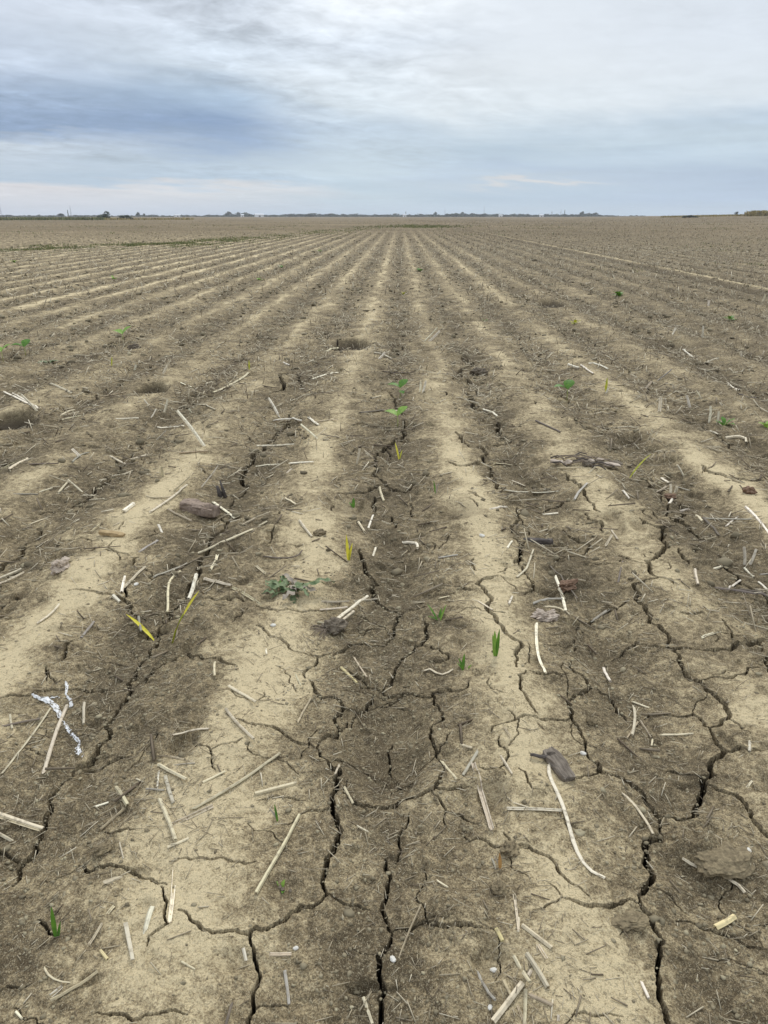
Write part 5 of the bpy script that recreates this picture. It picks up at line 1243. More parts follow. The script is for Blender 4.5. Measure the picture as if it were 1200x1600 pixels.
def slab(name, mat, L, W, H, seed, parent=None, hole=None, notch=0.0):
    """a split, worn length of wood along local y: rings of an uneven section, ragged ends"""
    rng = random.Random(seed); n, m = 44, 36; V, F = [], []
    for i in range(n):
        t = i / (n - 1); y = (t - .5) * L
        k_ = (1 - 0.25 * abs(2 * t - 1) ** 6) * (1 + .08 * math.sin(7 * t + seed))
        for j in range(m):
            a = math.tau * j / m; ca, sa = math.cos(a), math.sin(a)
            px = W / 2 * math.copysign(abs(ca) ** .5, ca); pz = H / 2 * math.copysign(abs(sa) ** .5, sa)
            q = 1 + .16 * float(noise(ca * 1.6 + seed, t * 4 + sa, seed)) + .09 * float(noise(ca * 5 + seed, t * 3 + sa * 5, seed + 2)) - .12 * abs(float(noise(a * 3.2 + seed, t * 2.2, seed + 4))) + .03 * float(noise(a * 9, t * 14, seed + 6))
            dz = 0
            if hole and sa > 0: dz = -H * 0.8 * math.exp(-(((px - hole[0] * W) / (hole[2] * W)) ** 2 + ((t - hole[1]) / hole[3]) ** 2) ** 2)
            yy = y + (rng.uniform(-1, 1) * L * .03 * (1 if i in (0, n - 1) else 0.1)) + (L * notch * (ca * .5) if i == n - 1 else 0)
            V.append((px * k_ * q, yy, pz * k_ * q + dz))
    for i in range(n - 1):
        for j in range(m): a, b = i * m + j, i * m + (j + 1) % m; F.append((a, b, b + m, a + m))
    F.append(tuple(range(m - 1, -1, -1))); F.append(tuple((n - 1) * m + j for j in range(m)))
    return mesh_obj(name, V, F, mat, parent, False)

def rod(name, mat, pts, rad, parent, sides=7):
    pts = np.array(pts, float); rr = np.linspace(rad[0], rad[1], len(pts))
    V, F, U, W = tube(pts, rr, sides, 1.0, False)
    return mesh_obj(name, V, F, mat, parent, attrs=dict(u=U, v=W))

e = ground_empty('wood_chunk', 'wood', math.radians(18)); tag(e, 'weathered grey chunk of wood with a knot hole beside the long bent straw', 'wood')
b_ = slab('body', M_WOOD, .122, .047, .028, 3, e, hole=(-.15, .80, .17, .05), notch=.12); b_.location = (0, 0, .010)
rod('branch_stub', M_DARKWOOD, [(-.016, .030, .018), (-.035, .040, .016), (-.050, .050, .018), (-.058, .054, .017)], (.006, .004), e)
e = ground_empty('corn_cob', 'cob', math.radians(62)); tag(e, 'broken hollow brown cob lying across the furrow edge', 'cob')
b_ = slab('body', M_COB, .215, .078, .062, 8, e, hole=(.0, .14, .34, .13), notch=.10); b_.location = (0, 0, .024)
for i, (a, l) in enumerate(((.3, .05), (-.3, .06), (.9, .04))): rod('husk_shred', M_ROOT, [(.0 + .02 * i, .10, .02), (.01 + .03 * math.sin(a), .10 + l, .015)], (.003, .0012), e, 5)
e = slab('wood_chip', M_CHIP, .118, .034, .020, 12, notch=.1); tag(e, 'orange-brown split wood chip lying crosswise on the left ridge', 'wood chip')
p = at('chip'); e.location = (p[0], p[1], hz(*p) + .010); e.rotation_euler = (0.1, 0, math.radians(84))
e = ground_empty('splinter', 'splinter', math.radians(10)); tag(e, 'dark forked wood splinter standing up by the furrow', 'splinter')
rod('prong', M_DARKWOOD, [(-.012, 0, -.01), (-.022, .012, .03), (-.03, .02, .058)], (.016, .007), e)
rod('prong', M_DARKWOOD, [(.010, 0, -.01), (-.002, .01, .045), (-.012, .018, .088)], (.013, .003), e)
e = slab('charred_stick', M_DARKWOOD, .135, .030, .026, 15); tag(e, 'black charred stick lying beside the crooked crack', 'stick')
p = at('stick'); e.location = (p[0], p[1], hz(*p) + .012); e.rotation_euler = (0, 0, math.radians(87))

# root clump with its straws and fine roots
e = ground_empty('root_clump', 'rootclump'); tag(e, 'uprooted crop root clump of earth and fine roots under crossed straws', 'root clump')
lump('soil_ball', M_DARKCLOD, (0.0, 0.01, .016), (.046, .040, .030), 23, .4, .5, e)
rng = random.Random(3)
for i in range(17):
    a = rng.uniform(math.radians(165), math.radians(285)); l = rng.uniform(.05, .10)
    rod('root', M_ROOT, [(-.025, .0, .016), (-.025 + .55 * l * math.cos(a), .55 * l * math.sin(a), .020 + rng.uniform(-.01, .012)), (-.025 + l * math.cos(a), l * math.sin(a), .004)], (.0021, .0008), e, 5)

# heap of dry plant debris in the right rows
e = ground_empty('debris_heap', 'heap'); tag(e, 'low brown heap of dry plant debris right of the pale strip', 'debris')
for i in range(9): lump('scrap', M_DARKCLOD if i % 2 else M_PALECLOD, (rng.gauss(0, .10), rng.gauss(0, .07), .014), (rng.uniform(.025, .05), rng.uniform(.015, .03), rng.uniform(.01, .018)), 30 + i, .5, rng.uniform(0, 3), e, 2)
for i in range(16):
    a = rng.uniform(-.7, .7); x0, y0, l = rng.gauss(-.02, .10), rng.gauss(0, .07), rng.uniform(.06, .17)
    rod('shred', M_ROOT if i % 3 else M_DARKWOOD, [(x0, y0, .02), (x0 + l * .5 * math.cos(a), y0 + l * .5 * math.sin(a), .034), (x0 + l * math.cos(a), y0 + l * math.sin(a), .012)], (.005, .003), e, 5)

# torn white film
film = bpy.data.objects.new('white_film', None); COL.objects.link(film); tag(film, 'torn strip of white plastic film caught among straws at left', 'film')
film.location = (FILM[0][6][0], FILM[0][6][1], hz(*FILM[0][6][:2]))
for fi_, f in enumerate(FILM):
    P = np.array(f, float); u = np.linspace(0, len(P) - 1, len(P) * 6); xs, ys, ws = (np.interp(u, np.arange(len(P)), P[:, i]) for i in range(3))
    T = np.stack([np.gradient(xs), np.gradient(ys)], -1); T /= np.linalg.norm(T, axis=1)[:, None] + 1e-9
    V, F, Hh = [], [], []
    K = 7
    for i in range(len(u)):
        for j in range(K):
            q = j / (K - 1) - .5; ww = 0.85 * ws[i] * (1 + .5 * float(noise(u[i] * 1.7, q * 2 + fi_ * 9, 88)))
            px, py = xs[i] - T[i, 1] * q * ww, ys[i] + T[i, 0] * q * ww
            V.append((px - film.location.x, py - film.location.y, hz(px, py) + .004 + .004 * float(noise(px * 90, py * 90, 5)) + .002 * math.cos(q * 9) - film.location.z))
            Hh.append(.41 + .1 * float(noise(u[i], q * 3, 9)) if u[i] < len(P) * .42 or fi_ else .47 + .12 * float(noise(u[i], q * 3, 4)))
    for i in range(len(u) - 1):
        for j in range(K - 1): a = i * K + j; F.append((a, a + 1, a + K + 1, a + K))
    mesh_obj('strip', V, F, M_FILM, film, attrs=dict(hole=Hh))

# ---------------------------------------------------------------- plants
def leaf(name, mat, parent, base, yaw, L, W, rise=0.5, droop=0.6, seg=8, fold=0.15, wavy=0.0, blunt=1.0, seed=0):
    """leaf blade from base outward along yaw; rise = first slope, droop = how much it bends down"""
    V, F = [], []; x = y = 0.0; z = 0.0; K = 5; a = rise
    pts = []
    for i in range(seg + 1): pts.append((x, z, a)); a2 = rise - droop * (i + 1) / seg; x += L / seg * math.cos(a2); z += L / seg * math.sin(a2)
    for i, (dx, dz, _a) in enumerate(pts):
        t = i / seg; wd = W / 2 * (math.sin(math.pi * min(.985, max(.03, t ** blunt))) ** .75 if blunt else (1 - t) ** .6)
        for j in range(K):
            q = j / (K - 1) * 2 - 1
            wv = wavy * math.sin(t * 15 + seed + q) * W * .25
            s_ = wd * q * (1 + wavy * .45 * math.sin(t * 19 + seed * 2))
            V.append((base[0] + dx * math.cos(yaw) - s_ * math.sin(yaw), base[1] + dx * math.sin(yaw) + s_ * math.cos(yaw), base[2] + dz + fold * abs(q) * wd + wv))
    for i in range(seg):
        for j in range(K - 1): a = i * K + j; F.append((a, a + 1, a + K + 1, a + K))
    return mesh_obj(name, V, F, mat, parent)

def seedling(k, label, s=1.0, mat=None, yaw=0.0, three=False):
    mat = mat or M_GREEN
    e = ground_empty('seedling', k); tag(e, label, 'seedling', 'green broadleaf seedlings')
    h = .055 * s
    rod('stem', M_STEM, [(0, 0, -.01), (.003, 0, h * .5), (0, 0, h)], (.0028 * s, .002 * s), e, 6)
    leaf('leaf', mat, e, (0, 0, h), yaw + math.pi - .45, .070 * s, .056 * s, .60, .75, fold=.25)
    leaf('leaf', mat, e, (0, 0, h), yaw + .55, .064 * s, .054 * s, .95, .6, fold=.2)
    if three: leaf('leaf', mat, e, (0, 0, h * .7), yaw - 1.5, .045 * s, .03 * s, .2, .6)
    return e
seedling('seed_a', 'bright green two-leaved seedling standing in the centre furrow', 1.6)
seedling('seed_b', 'darker green seedling just behind the bright centre seedling', 1.6, M_DKGREEN, .3, True)
seedling('seed_c', 'bright green two-leaved seedling beside a dark brown clod at left', 2.2)
seedling('seed_d', 'small green seedling on the right ridge with one raised leaf', 1.7, M_DKGREEN, .6)
seedling('seed_e', 'green seedling in the left rows next to the frame edge pair', 1.9, M_DKGREEN, .9)
seedling('seed_f', 'green seedling cut by the left edge of the picture', 1.9)

BLADE = dict(grass_clump=1.3, yellow_sprout=1.4, small_sprout=1.5, yellow_grass=1.25, brown_sprout=1.5)
def blade(k, label, blades, name='grass_blade', cat='grass blade', group=None, stem=True):
    e = ground_empty(name, k); tag(e, label, cat, group)
    for i, (mat, yaw, L, W, rise, droop) in enumerate(blades): leaf('leaf', mat, e, (.003 * i - .003, .002 * (i % 2), -.006), math.radians(yaw), L * BLADE.get(name, 1.0), W * 1.2, rise, droop, 9, .35, 0, .85)
    return e
e = blade('blade_y', 'tall bright yellow blade on a green stalk leaning right', [], 'yellow_grass', 'blade')
rod('stalk', M_YGREEN, [(0, 0, -.01), (.016, .010, .045), (.034, .020, .085), (.046, .024, .105)], (.0034, .0028), e, 6)
leaf('leaf', M_YELLOW, e, (.044, .023, .098), math.radians(28), .105, .019, 1.0, .15, 9, .3, 0, .8)
blade('blade_y2', 'flat-lying yellow blade crossing a straw beside the upright yellow one', [(M_YELLOW, 140, .15, .012, .45, .35)], 'yellow_grass', 'blade')
blade('lean_y', 'thin yellow-green blade leaning right on the right ridge', [(M_YGREEN, 40, .19, .010, .8, .5)], 'yellow_grass', 'blade')
blade('blade_g', 'upright yellow-green blade in the right rows beside the right seedling', [(M_YGREEN, 75, .10, .016, 1.4, .2), (M_YELLOW, 110, .05, .01, 1.2, .2)], 'yellow_grass', 'blade')
blade('blade_s', 'faint yellow blade below the left two-leaved seedling', [(M_YGREEN, 80, .08, .014, 1.4, .2)], 'yellow_grass', 'blade')
blade('blade_t', 'faint yellow blade right of the deep left burrow', [(M_YGREEN, 95, .08, .014, 1.4, .2)], 'yellow_grass', 'blade')
blade('grass_a', 'clump of tall green grass blades standing by a dark crumb patch', [(M_GREEN, 95, .072, .013, 1.45, .15), (M_GREEN, 120, .062, .012, 1.40, .2), (M_DKGREEN, 60, .080, .010, 1.5, .1)], 'grass_clump', 'grass', 'green grass sprouts')
blade('grass_b', 'small dark green grass tuft at the end of a kinked straw', [(M_DKGREEN, 70, .048, .009, 1.4, .2), (M_DKGREEN, 130, .036, .008, 1.2, .3), (M_DKGREEN, 160, .03, .008, 1.0, .3), (M_GREEN, 20, .025, .007, .9, .3)], 'grass_clump', 'grass', 'green grass sprouts')
blade('grass_c', 'spreading green grass tuft beside a crack behind the small tuft', [(M_DKGREEN, 130, .062, .007, .9, .4), (M_DKGREEN, 70, .04, .009, 1.2, .3), (M_GREEN, 30, .055, .009, 1.3, .2), (M_DKGREEN, 170, .04, .008, .6, .4)], 'grass_clump', 'grass', 'green grass sprouts')
blade('grass_d', 'lone green grass blade near the bottom left corner', [(M_DKGREEN, 110, .060, .008, 1.45, .2), (M_DKGREEN, 70, .03, .006, 1.3, .2)], 'grass_clump', 'grass', 'green grass sprouts')
blade('grass_e', 'thin grassy sprout on the ridge right of the centre crack', [(M_DKGREEN, 110, .06, .007, 1.3, .2), (M_DRYLEAF, 60, .05, .006, 1.2, .2)], 'grass_clump', 'grass', 'green grass sprouts')
blade('sprout_y', 'yellow two-bladed sprout beside the centre crack', [(M_YELLOW, 105, .085, .011, 1.45, .25), (M_YELLOW, 60, .06, .009, 1.3, .2), (M_YGREEN, 90, .04, .006, 1.5, .1)], 'yellow_sprout', 'sprout')
blade('sprout_y2', 'small yellow sprout in front of the two-leaved centre seedling', [(M_YELLOW, 115, .085, .010, 1.2, .3), (M_YGREEN, 60, .05, .009, 1.2, .3)], 'yellow_sprout', 'sprout')
blade('sprout_br', 'dead orange-brown sprout at the crack right of bottom centre', [(M_SPROUTBROWN, 100, .030, .007, 1.4, .2), (M_DRYLEAF, 150, .028, .005, 1.2, .3)], 'brown_sprout', 'sprout')
e = blade('crater', 'tiny green sprout inside a dark crumbly crater', [(M_GREEN, 60, .016, .008, 1.1, .4), (M_GREEN, 150, .015, .007, 1.0, .4), (M_DKGREEN, 270, .014, .007, .8, .5)], 'small_sprout', 'sprout')
for i in range(10): lump('crumb', M_DARKCLOD, (rng.gauss(0, .018), rng.gauss(-.006, .018), .002), (.006, .005, .004), 50 + i, .4, i, e, 1)
blade('sprout_e', 'thin green sprout leaning left in front of the mid-left crack fork', [(M_DKGREEN, 120, .034, .005, 1.3, .2), (M_DRYLEAF, 150, .03, .006, 1.0, .3)], 'small_sprout', 'sprout')
blade('sprout_f', 'dark green sprout beside a burrow left of the centre crack', [(M_DKGREEN, 90, .04, .014, 1.3, .3), (M_DKGREEN, 150, .03, .012, 1., .4)], 'small_sprout', 'sprout')

# grey-green weed rosette
e = ground_empty('weed_rosette', 'rosette'); tag(e, 'dusty grey-green weed rosette with wavy leaves on the pale ridge', 'weed')
for i in range(24):
    a = math.radians(rng.uniform(0, 360)); dryl = i % 5 == 0
    leaf('leaf', M_DRYLEAF if dryl else (M_GREY if i % 7 else M_DKGREEN), e, (rng.gauss(0, .03), rng.gauss(0, .03), .004), a, rng.uniform(.06, .12), rng.uniform(.018, .032), rng.uniform(.2, .9), rng.uniform(.7, 1.3), 9, .3, .9, .9, i)
rod('stem', M_STEM, [(.03, 0, .008), (.08, .02, .026), (.115, .03, .030)], (.002, .0015), e, 5)
leaf('leaf', M_GREY, e, (.095, .02, .03), .1, .085, .026, .25, .6, 9, .3, .8, .9, 3)

# low weeds farther off, each a little plant of its own
def weed(k, label, s, mat, n=5):
    e = ground_empty('weed', k); tag(e, label, 'weed', 'green weeds among the rows')
    for i in range(n):
        a = math.tau * i / n + rng.uniform(-.4, .4)
        leaf('leaf', mat, e, (rng.gauss(0, .01 * s), rng.gauss(0, .01 * s), .0), a, .07 * s * rng.uniform(.7, 1.2), .032 * s, rng.uniform(.5, 1.2), .8, 6, .2, .3, 1., i)
weed('weed_h', 'green spreading weed in the centre row far ahead', 2.2, M_DKGREEN, 8)
weed('weed_i', 'pale yellowish weed in the centre row', 1.4, M_YGREEN, 5)
weed('weed_j', 'green weed beside a white chip in the upper left rows', 1.6, M_GREEN, 5)
weed('weed_k', 'green weed left of centre, second of two along one row', 1.6, M_GREEN, 5)
weed('weed_l', 'darker green weed left of centre, farther of two along one row', 2.0, M_DKGREEN, 6)
weed('weed_m', 'green weed at the upper left edge below the grassy strip', 2.2, M_GREEN, 6)
weed('weed_n', 'wide low green weed in the upper right rows', 2.4, M_DKGREEN, 7)
weed('weed_o', 'low green weed close to the right edge of the rows', 1.6, M_DKGREEN, 5)
weed('weed_p', 'low flattened green weed at left below two seedlings', 1.6, M_GREY, 6)
weed('weed_q', 'thin pale green weed right of the dark ridge clods', 1.5, M_YGREEN, 5)
weed('weed_r', 'small green weed beside an upright straw at right', 1.1, M_DKGREEN, 5)
weed('weed_s', 'green weed cut by the right edge', 1.3, M_GREEN, 5)
weed('weed_t', 'small bright weed in the far rows left of the vanishing point', 2.4, M_GREEN, 5)
weed('weed_u', 'tiny green weed on the pale strip right of the two middle burrows', .8, M_DKGREEN, 4)

# ---------------------------------------------------------------- weedy strips far out in the field
M_WEEDS = tint_material('field_weed', [(0.0, (0.085, 0.10, 0.035)), (0.5, (0.165, 0.18, 0.065)), (1.0, (0.30, 0.27, 0.13))], 0.8)
M_CORN = tint_material('ripe_corn', [(0.0, (0.15, 0.12, 0.045)), (0.5, (0.32, 0.25, 0.10)), (1.0, (0.50, 0.40, 0.18))], 0.8)
M_TREE = tint_material('distant_foliage', [(0.0, (0.026, 0.040, 0.022)), (0.5, (0.045, 0.062, 0.034)), (1.0, (0.075, 0.090, 0.048))], 0.9)
M_BARK = rough_material('bark', (0.05, 0.04, 0.03), (0.11, 0.09, 0.07), 3)

def tufts(name, label, cat, pts, hgt, wid, mat, seed, per=7, rise=0.0):
    rng = np.random.default_rng(seed); pts = np.asarray(pts); n = len(pts)
    x = np.repeat(pts[:, 0], per) + rng.normal(0, wid, n * per); y = np.repeat(pts[:, 1], per) + rng.normal(0, wid, n * per); N = len(x)
    h = hgt * rng.uniform(.45, 1.2, N); lean = rng.normal(0, .45, N); yaw = rng.uniform(0, math.tau, N); w0 = h * rng.uniform(.10, .22, N)
    z = height(x, y) - .02
    c, s = np.cos(yaw), np.sin(yaw); V = np.zeros((N, 4, 3))
    for i, (t, q) in enumerate(((0, -.6), (0, .6), (.6, 1.), (1, 0))):
        V[:, i, 0] = x + q * w0 * c - lean * h * t * t * s; V[:, i, 1] = y + q * w0 * s + lean * h * t * t * c; V[:, i, 2] = z + h * t
    F = np.arange(N * 4).reshape(-1, 4)
    o = big_mesh(name, V.reshape(-1, 3), F, 4, mat, dict(tint=np.repeat(np.clip(rng.normal(.5, .25, N), 0, 1), 4)), smooth=False)
    return tag(o, label, cat, kind='stuff')
rng2 = np.random.default_rng(30)
def strip(path, width, n):
    P = np.array(path, float); u = rng2.uniform(0, len(P) - 1, n); x = np.interp(u, np.arange(len(P)), P[:, 0]); y = np.interp(u, np.arange(len(P)), P[:, 1])
    return np.stack([x + rng2.normal(0, width, n) * .5, y + rng2.normal(0, width, n)], -1)
def patchy(p, sc, seed, thr=-.1):
    k = noise(p[:, 0] * sc, p[:, 1] * sc * .5, seed) > thr; return p[k]
tufts('green_strip', 'patchy strip of low green weeds across the left rows', 'weeds', patchy(strip([(-22, 34), (-13.5, 38), (-10.5, 46)], 2.2, 3000), .55, 91, .12), .11, .14, M_WEEDS, 31)
tufts('olive_strip', 'thin olive weeds running toward the centre of the field', 'weeds', patchy(strip([(-11, 46), (-9, 56), (-6, 82), (-3, 120)], 2.6, 800), .4, 92), .13, .2, M_WEEDS, 32)
tufts('green_patch', 'green weedy patch where the centre rows fade out', 'weeds', strip([(-1.0, 112), (2.5, 104), (5.5, 112), (1, 125)], 4.5, 320), .22, .3, M_WEEDS, 33)
tufts('sparse_weeds', 'sparse low weeds scattered over the far field', 'weeds', patchy(strip([(-60, 95), (-20, 110), (20, 110), (70, 120)], 30, 1500), .08, 93, .05), .16, .35, M_WEEDS, 34)
tufts('right_weeds', 'thin olive weeds between the right rows', 'weeds', patchy(strip([(8, 16), (14, 26), (16, 38), (30, 60)], 4, 700), .3, 94, .1), .09, .12, M_WEEDS, 35, 5)

# ---------------------------------------------------------------- the far edge: banks, bushes, trees, masts and farm buildings
def bearing_point(px, dist):                               # a place on the skyline by its bearing (1200 px photo width) and distance
    a = math.atan((px - 600) / 1200 / 1.0719) - 0.0194
    return dist * math.sin(a), dist * math.cos(a)

def leaf_cloud(n, seed, shape):
    """n small leaf quads through a crown; shape(u) gives centre offsets of lobes"""
    rng = np.random.default_rng(seed); lobes = shape
    c = np.array([l[:3] for l in lobes]); r = np.array([l[3] for l in lobes]); pick = rng.integers(0, len(lobes), n)
    d = rng.normal(size=(n, 3)); d /= np.linalg.norm(d, axis=1)[:, None]
    p = c[pick] + d * (r[pick] * rng.uniform(.35, 1.05, n) )[:, None]
    a = rng.normal(size=(n, 3)); a /= np.linalg.norm(a, axis=1)[:, None]; b = np.cross(a, rng.normal(size=(n, 3))); b /= np.linalg.norm(b, axis=1)[:, None]
    s = rng.uniform(.05, .12, n)[:, None]
    V = np.stack([p - a * s, p + b * s * .8, p + a * s, p - b * s * .8], 1)
    return V.reshape(-1, 3), np.arange(n * 4).reshape(-1, 4), np.repeat(np.clip(rng.normal(.45, .28, n), 0, 1), 4)
ROUND = [(0, 0, .62, .26), (.2, .05, .5, .22), (-.2, .0, .52, .24), (.05, -.15, .78, .18), (-.08, .12, .42, .22), (.14, .1, .72, .15)]
TALL = [(0, 0, .3, .10), (.02, 0, .48, .11), (-.02, 0, .66, .09), (.0, .02, .82, .06), (0, 0, .94, .03)]
BUSH = [(0, 0, .3, .3), (.35, .1, .25, .25), (-.33, 0, .28, .26), (.15, .1, .55, .22), (-.15, -.1, .5, .25), (.5, 0, .2, .2), (-.5, 0, .2, .18)]

def tree(name, label, px, dist, H, W, shape, n=260, group=None, seed=1, cat='tree'):
    x, y = bearing_point(px, dist); e = bpy.data.objects.new(name, None); COL.objects.link(e); e.location = (x, y, hz(x, y) - .1); tag(e, label, cat, group)
    if dist > 800: H *= .55; W *= .62
    V, F, T = leaf_cloud(n, seed, shape); V = V * np.array((W, W, H))
    cr = big_mesh('crown', V, F, 4, M_TREE, dict(tint=T), smooth=False); cr.parent = e
    if shape is not BUSH:
        rod('trunk', M_BARK, [(0, 0, 0), (.01 * W, 0, H * .3), (0, 0, H * .62)], (.035 * H, .012 * H), e, 6)
    else: rod('stem', M_BARK, [(0, 0, 0), (.02 * W, 0, H * .3), (0, 0, H * .5)], (.03 * H, .015 * H), e, 6)
    return e
tree('bush', 'dark round bush at the left field edge, the one with a bare tree behind', 160, 330, 2.4, 4.2, BUSH, 420, None, 3, 'bush')
tree('bush', 'dark round bush at the left field edge, standing alone to the right', 195, 330, 2.4, 4.6, BUSH, 420, None, 4, 'bush')
tree('tree', 'thin grey tree rising behind the left pair of bushes', 166, 350, 3.6, 4.0, ROUND, 90, None, 5)
tree('tree', 'narrow dark columnar tree on the left skyline', 106.5, 900, 12.5, 5.5, TALL, 260, None, 6)
tree('tree', 'peaked dark tree in the skyline right of the two bushes', 216, 900, 9.5, 8, ROUND, 220, None, 7)
tree('tree', 'low broad tree left of the columnar tree\'s bare gap', 95, 950, 7.5, 16, ROUND, 220, None, 8)
tree('tree', 'taller tree clump above the centre of the horizon', 680, 1300, 13.5, 12, ROUND, 220, None, 9)
tree('tree', 'dark rounded tree in the skyline right of the centre mast', 722, 1300, 14, 14, ROUND, 220, None, 10)
tree('tree', 'narrow dark tree at the right part of the skyline', 882, 1250, 17, 6, TALL, 220, None, 11)
tree('tree', 'slim tree standing just left of the narrow dark right tree', 862, 1280, 13, 6, TALL, 180, None, 12)
tree('tree', 'slim pointed tree left of centre on the skyline', 634, 1320, 14, 6, TALL, 180, None, 13)
tree('tree', 'bulky tree near the right end of the treeline', 909, 1150, 13.5, 15, ROUND, 220, None, 14)
tree('tree', 'last broad tree where the treeline meets the rising field', 930, 1150, 10.5, 17, ROUND, 220, None, 15)
tree('tree', 'round tree in the skyline above the white barn', 372, 1200, 12, 18, ROUND, 240, None, 16)
tree('tree', 'broad tree left of the white barn', 357, 1200, 13, 20, ROUND, 240, None, 17)
tree('tree', 'small pointed tree on the skyline between bush pair and barn', 225, 1000, 7.5, 7, ROUND, 160, None, 18)
tree('bush', 'low brown bush on the bank at far right', 1078, 300, 1.3, 4, BUSH, 300, None, 19, 'bush')
tree('tree', 'small grey tree behind the bank beside the corn', 1150, 420, 1.9, 2.6, ROUND, 120, None, 20)

def treeline():
    rng = np.random.default_rng(44); VV, FF, TT = [], [], []; off = 0
    protos = [leaf_cloud(90, 100 + i, ROUND if i % 3 else BUSH) for i in range(8)]
    for i in range(2300):
        px = rng.uniform(-80, 1010); dist = rng.uniform(1050, 1550)
        if px < 330 and rng.random() < .4: continue
        x, y = bearing_point(px, dist); V, F, T = protos[i % 8]
        H = (rng.uniform(2.0, 3.9) if rng.random() < .88 else rng.uniform(3.6, 5.4)) * (0.7 if px < 330 else 1) * (1 if px < 940 else .6) * (1 + .35 * float(noise(px / 30., 2.2, 7))); W = H * rng.uniform(2.0, 5.0); a = rng.uniform(0, math.tau)
        R_ = np.stack([V[:, 0] * math.cos(a) - V[:, 1] * math.sin(a), V[:, 0] * math.sin(a) + V[:, 1] * math.cos(a), V[:, 2]], -1) * np.array((W, W, H)) + np.array((x, y, -.5))
        VV.append(R_); FF.append(F + off); TT.append(T); off += len(V)
    o = big_mesh('treeline', np.concatenate(VV), np.concatenate(FF), 4, M_TREE, dict(tint=np.concatenate(TT)), smooth=False)
    tag(o, 'far-off dark line of woods along the horizon', 'woods', kind='stuff')
treeline()

# overgrown ditch bank at the left edge, corn and bank at the right edge
def edge_points(px0, px1, dist, n, depth=3): return np.array([bearing_point(rng2.uniform(px0, px1), dist + rng2.uniform(-depth, depth)) for _ in range(n)])
tufts('ditch_weeds', 'tall brownish weeds along the ditch at the left field edge', 'weeds', edge_points(-120, 158, 300, 900), .95, .7, M_WEEDS, 36, 8)
tufts('ditch_reeds', 'tan dry reeds along the ditch behind the bushes', 'weeds', edge_points(60, 300, 312, 350), .75, .7, M_CORN, 37, 6)
tufts('bank_weeds', 'low dry weeds along the bank on the right skyline', 'weeds', edge_points(1035, 1180, 330, 500), .65, .5, M_CORN, 38, 7)
tufts('corn', 'uncut tan corn standing at the far right edge', 'corn', edge_points(1168, 1330, 318, 420, 6), 1.7, .5, M_CORN, 39, 10)

M_WHITE = rough_material('white_sheet_metal', (0.74, 0.74, 0.73), (0.82, 0.82, 0.81), 1, 0.1)
M_ROOF = rough_material('pale_roof', (0.50, 0.51, 0.52), (0.62, 0.63, 0.64), 1, 0.1)
M_DOOR = rough_material('dark_doorway', (0.06, 0.06, 0.065), (0.10, 0.10, 0.10), 1, 0.1)
M_MAST = rough_material('galvanised_steel', (0.22, 0.23, 0.24), (0.32, 0.33, 0.34), 5, 0.1)
def barn(px, dist, L, H, D, label):
    x, y = bearing_point(px, dist); e = bpy.data.objects.new('barn', None); COL.objects.link(e); e.location = (x, y, hz(x, y) - .2); tag(e, label, 'barn', 'white farm buildings'); e.rotation_euler = (0, 0, -math.atan2(x, y) + .15)
    l, d = L / 2, D / 2; g = H * 1.45
    mesh_obj('wall', [(-l, -d, 0), (l, -d, 0), (l, d, 0), (-l, d, 0), (-l, -d, H), (l, -d, H), (l, d, H), (-l, d, H), (-l, 0, g), (l, 0, g)],
             [(0, 1, 5, 4), (2, 3, 7, 6), (1, 2, 6, 9, 5), (3, 0, 4, 8, 7)], M_WHITE, e, False)
    o_ = .4; k = .12
    mesh_obj('roof', [(-l - o_, -d - o_, H), (l + o_, -d - o_, H), (l + o_, 0, g + .1), (-l - o_, 0, g + .1), (l + o_, d + o_, H), (-l - o_, d + o_, H),
                      (-l - o_, -d - o_, H + k), (l + o_, -d - o_, H + k), (l + o_, 0, g + .1 + k), (-l - o_, 0, g + .1 + k), (l + o_, d + o_, H + k), (-l - o_, d + o_, H + k)],
             [(6, 7, 8, 9), (9, 8, 10, 11), (0, 3, 2, 1), (3, 5, 4, 2), (0, 1, 7, 6), (5, 11, 10, 4), (1, 2, 8, 7), (2, 4, 10, 8), (0, 6, 9, 3), (3, 9, 11, 5)], M_ROOF, e, False)
    w_ = min(2.0, L * .12)
    mesh_obj('door', [(-w_, -d - .06, 0), (w_, -d - .06, 0), (w_, -d - .06, H * .7), (-w_, -d - .06, H * .7), (-w_, -d + .02, 0), (w_, -d + .02, 0), (w_, -d + .02, H * .7), (-w_, -d + .02, H * .7)],
             [(0, 1, 2, 3), (1, 5, 6, 2), (4, 0, 3, 7), (3, 2, 6, 7)], M_DOOR, e, False)
barn(405, 1000, 10, 2.6, 7, 'longest white barn in the treeline left of centre')
barn(378.5, 1020, 3.4, 2.2, 4, 'small white building just left of the longest barn')
barn(277, 1000, 6.0, 2.0, 5, 'low white building on the left skyline beyond the bushes')
barn(632, 1040, 4, 2.4, 4, 'white building below the centre of the treeline')
barn(782, 1000, 4, 1.8, 4, 'white building in the treeline right of the tall mast')
barn(846, 1000, 4.5, 2.0, 4, 'white building farthest to the right along the treeline')
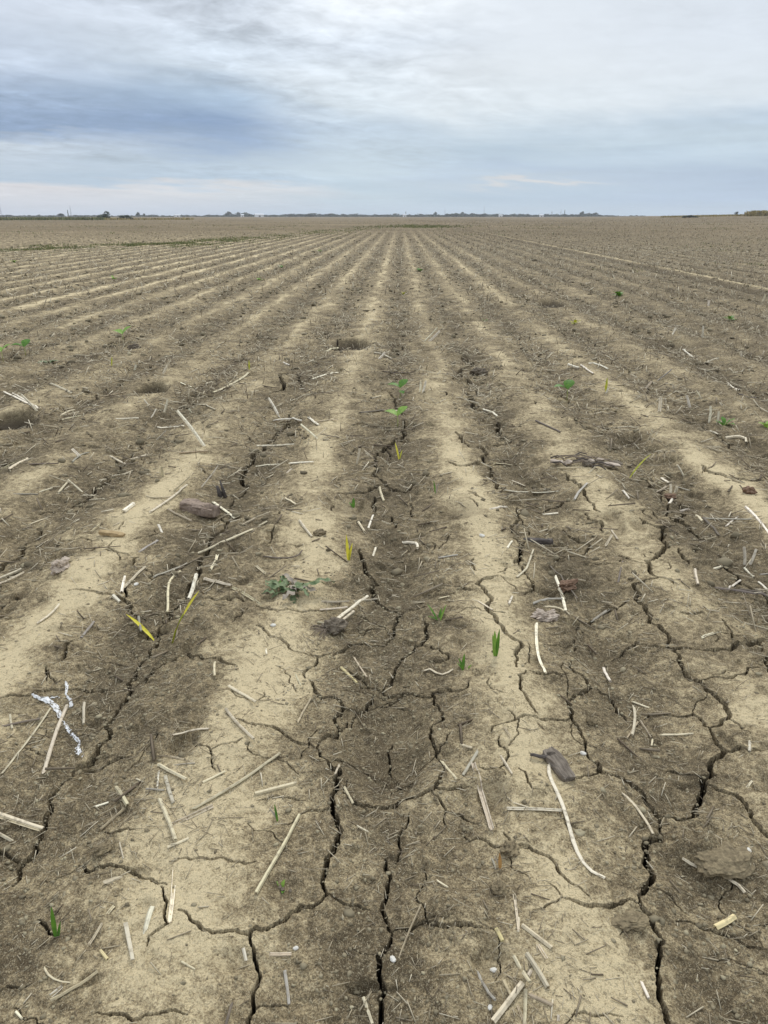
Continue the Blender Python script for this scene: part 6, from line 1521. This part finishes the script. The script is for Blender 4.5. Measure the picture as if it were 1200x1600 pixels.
def mast(px, dist, H, label, w_=1.1):
    x, y = bearing_point(px, dist); e = bpy.data.objects.new('mast', None); COL.objects.link(e); e.location = (x, y, 0); tag(e, label, 'mast', 'lattice masts on the horizon')
    for i in range(3):
        a = math.tau * i / 3; rod('leg', M_MAST, [(w_ * math.cos(a), w_ * math.sin(a), 0), (w_ * .7 * math.cos(a), w_ * .7 * math.sin(a), H * .5), (w_ * .12 * math.cos(a), w_ * .12 * math.sin(a), H)], (.07, .05), e, 5)
    V, F = [], []; n = 14
    for i in range(n):
        z0, z1 = H * i / n, H * (i + 1) / n
        for j in range(3):
            a0, a1 = math.tau * j / 3, math.tau * (j + 1) / 3; r0, r1 = w_ * (1 - .88 * z0 / H), w_ * (1 - .88 * z1 / H)
            v, f, _, _ = tube([(r0 * math.cos(a0), r0 * math.sin(a0), z0), (r1 * math.cos(a1), r1 * math.sin(a1), z1)], [.035, .035], 4, 1, False); F += [tuple(q + len(V) for q in ff) for ff in f]; V += v
    mesh_obj('bracing', V, F, M_MAST, e, False)
    rod('antenna', M_MAST, [(0, 0, H), (0, 0, H * 1.08)], (.06, .04), e, 5)
mast(756, 1450, 17, 'tallest lattice mast on the horizon right of centre', 1.5)
mast(695, 1500, 14, 'faint lattice mast on the horizon nearer the centre', 1.0)
mast(876, 1500, 12, 'thin lattice mast beside the narrow dark right tree', .9)
mast(111, 1000, 12, 'lattice mast beside the columnar tree on the left skyline', .8)
mast(2, 1000, 13, 'lattice mast at the left edge of the skyline', .9)
# ---------------------------------------------------------------- air: thin even haze
hm = bpy.data.materials.new('thin_haze'); hm.use_nodes = True; ht = NT(hm.node_tree); ht.n.clear()
pv = ht.add('ShaderNodeVolumePrincipled'); pv.inputs['Color'].default_value = (0.86, 0.91, 1.0, 1); pv.inputs['Density'].default_value = 0.00022; pv.inputs['Anisotropy'].default_value = 0.0
ho = ht.add('ShaderNodeOutputMaterial'); ht.l.new(pv.outputs[0], ho.inputs['Volume'])
B, T0, T1 = 2400.0, -1.4, 19.5
hv = [(sx * B, sy * B, z) for z in (T0, T1) for sx, sy in ((-1, -1), (1, -1), (1, 1), (-1, 1))]
tag(mesh_obj('haze', hv, [(3, 2, 1, 0), (4, 5, 6, 7), (0, 1, 5, 4), (1, 2, 6, 5), (2, 3, 7, 6), (3, 0, 4, 7)], hm, None, False), kind='stuff')
SC.cycles.volume_bounces = 1
print('objects', len(SC.objects))
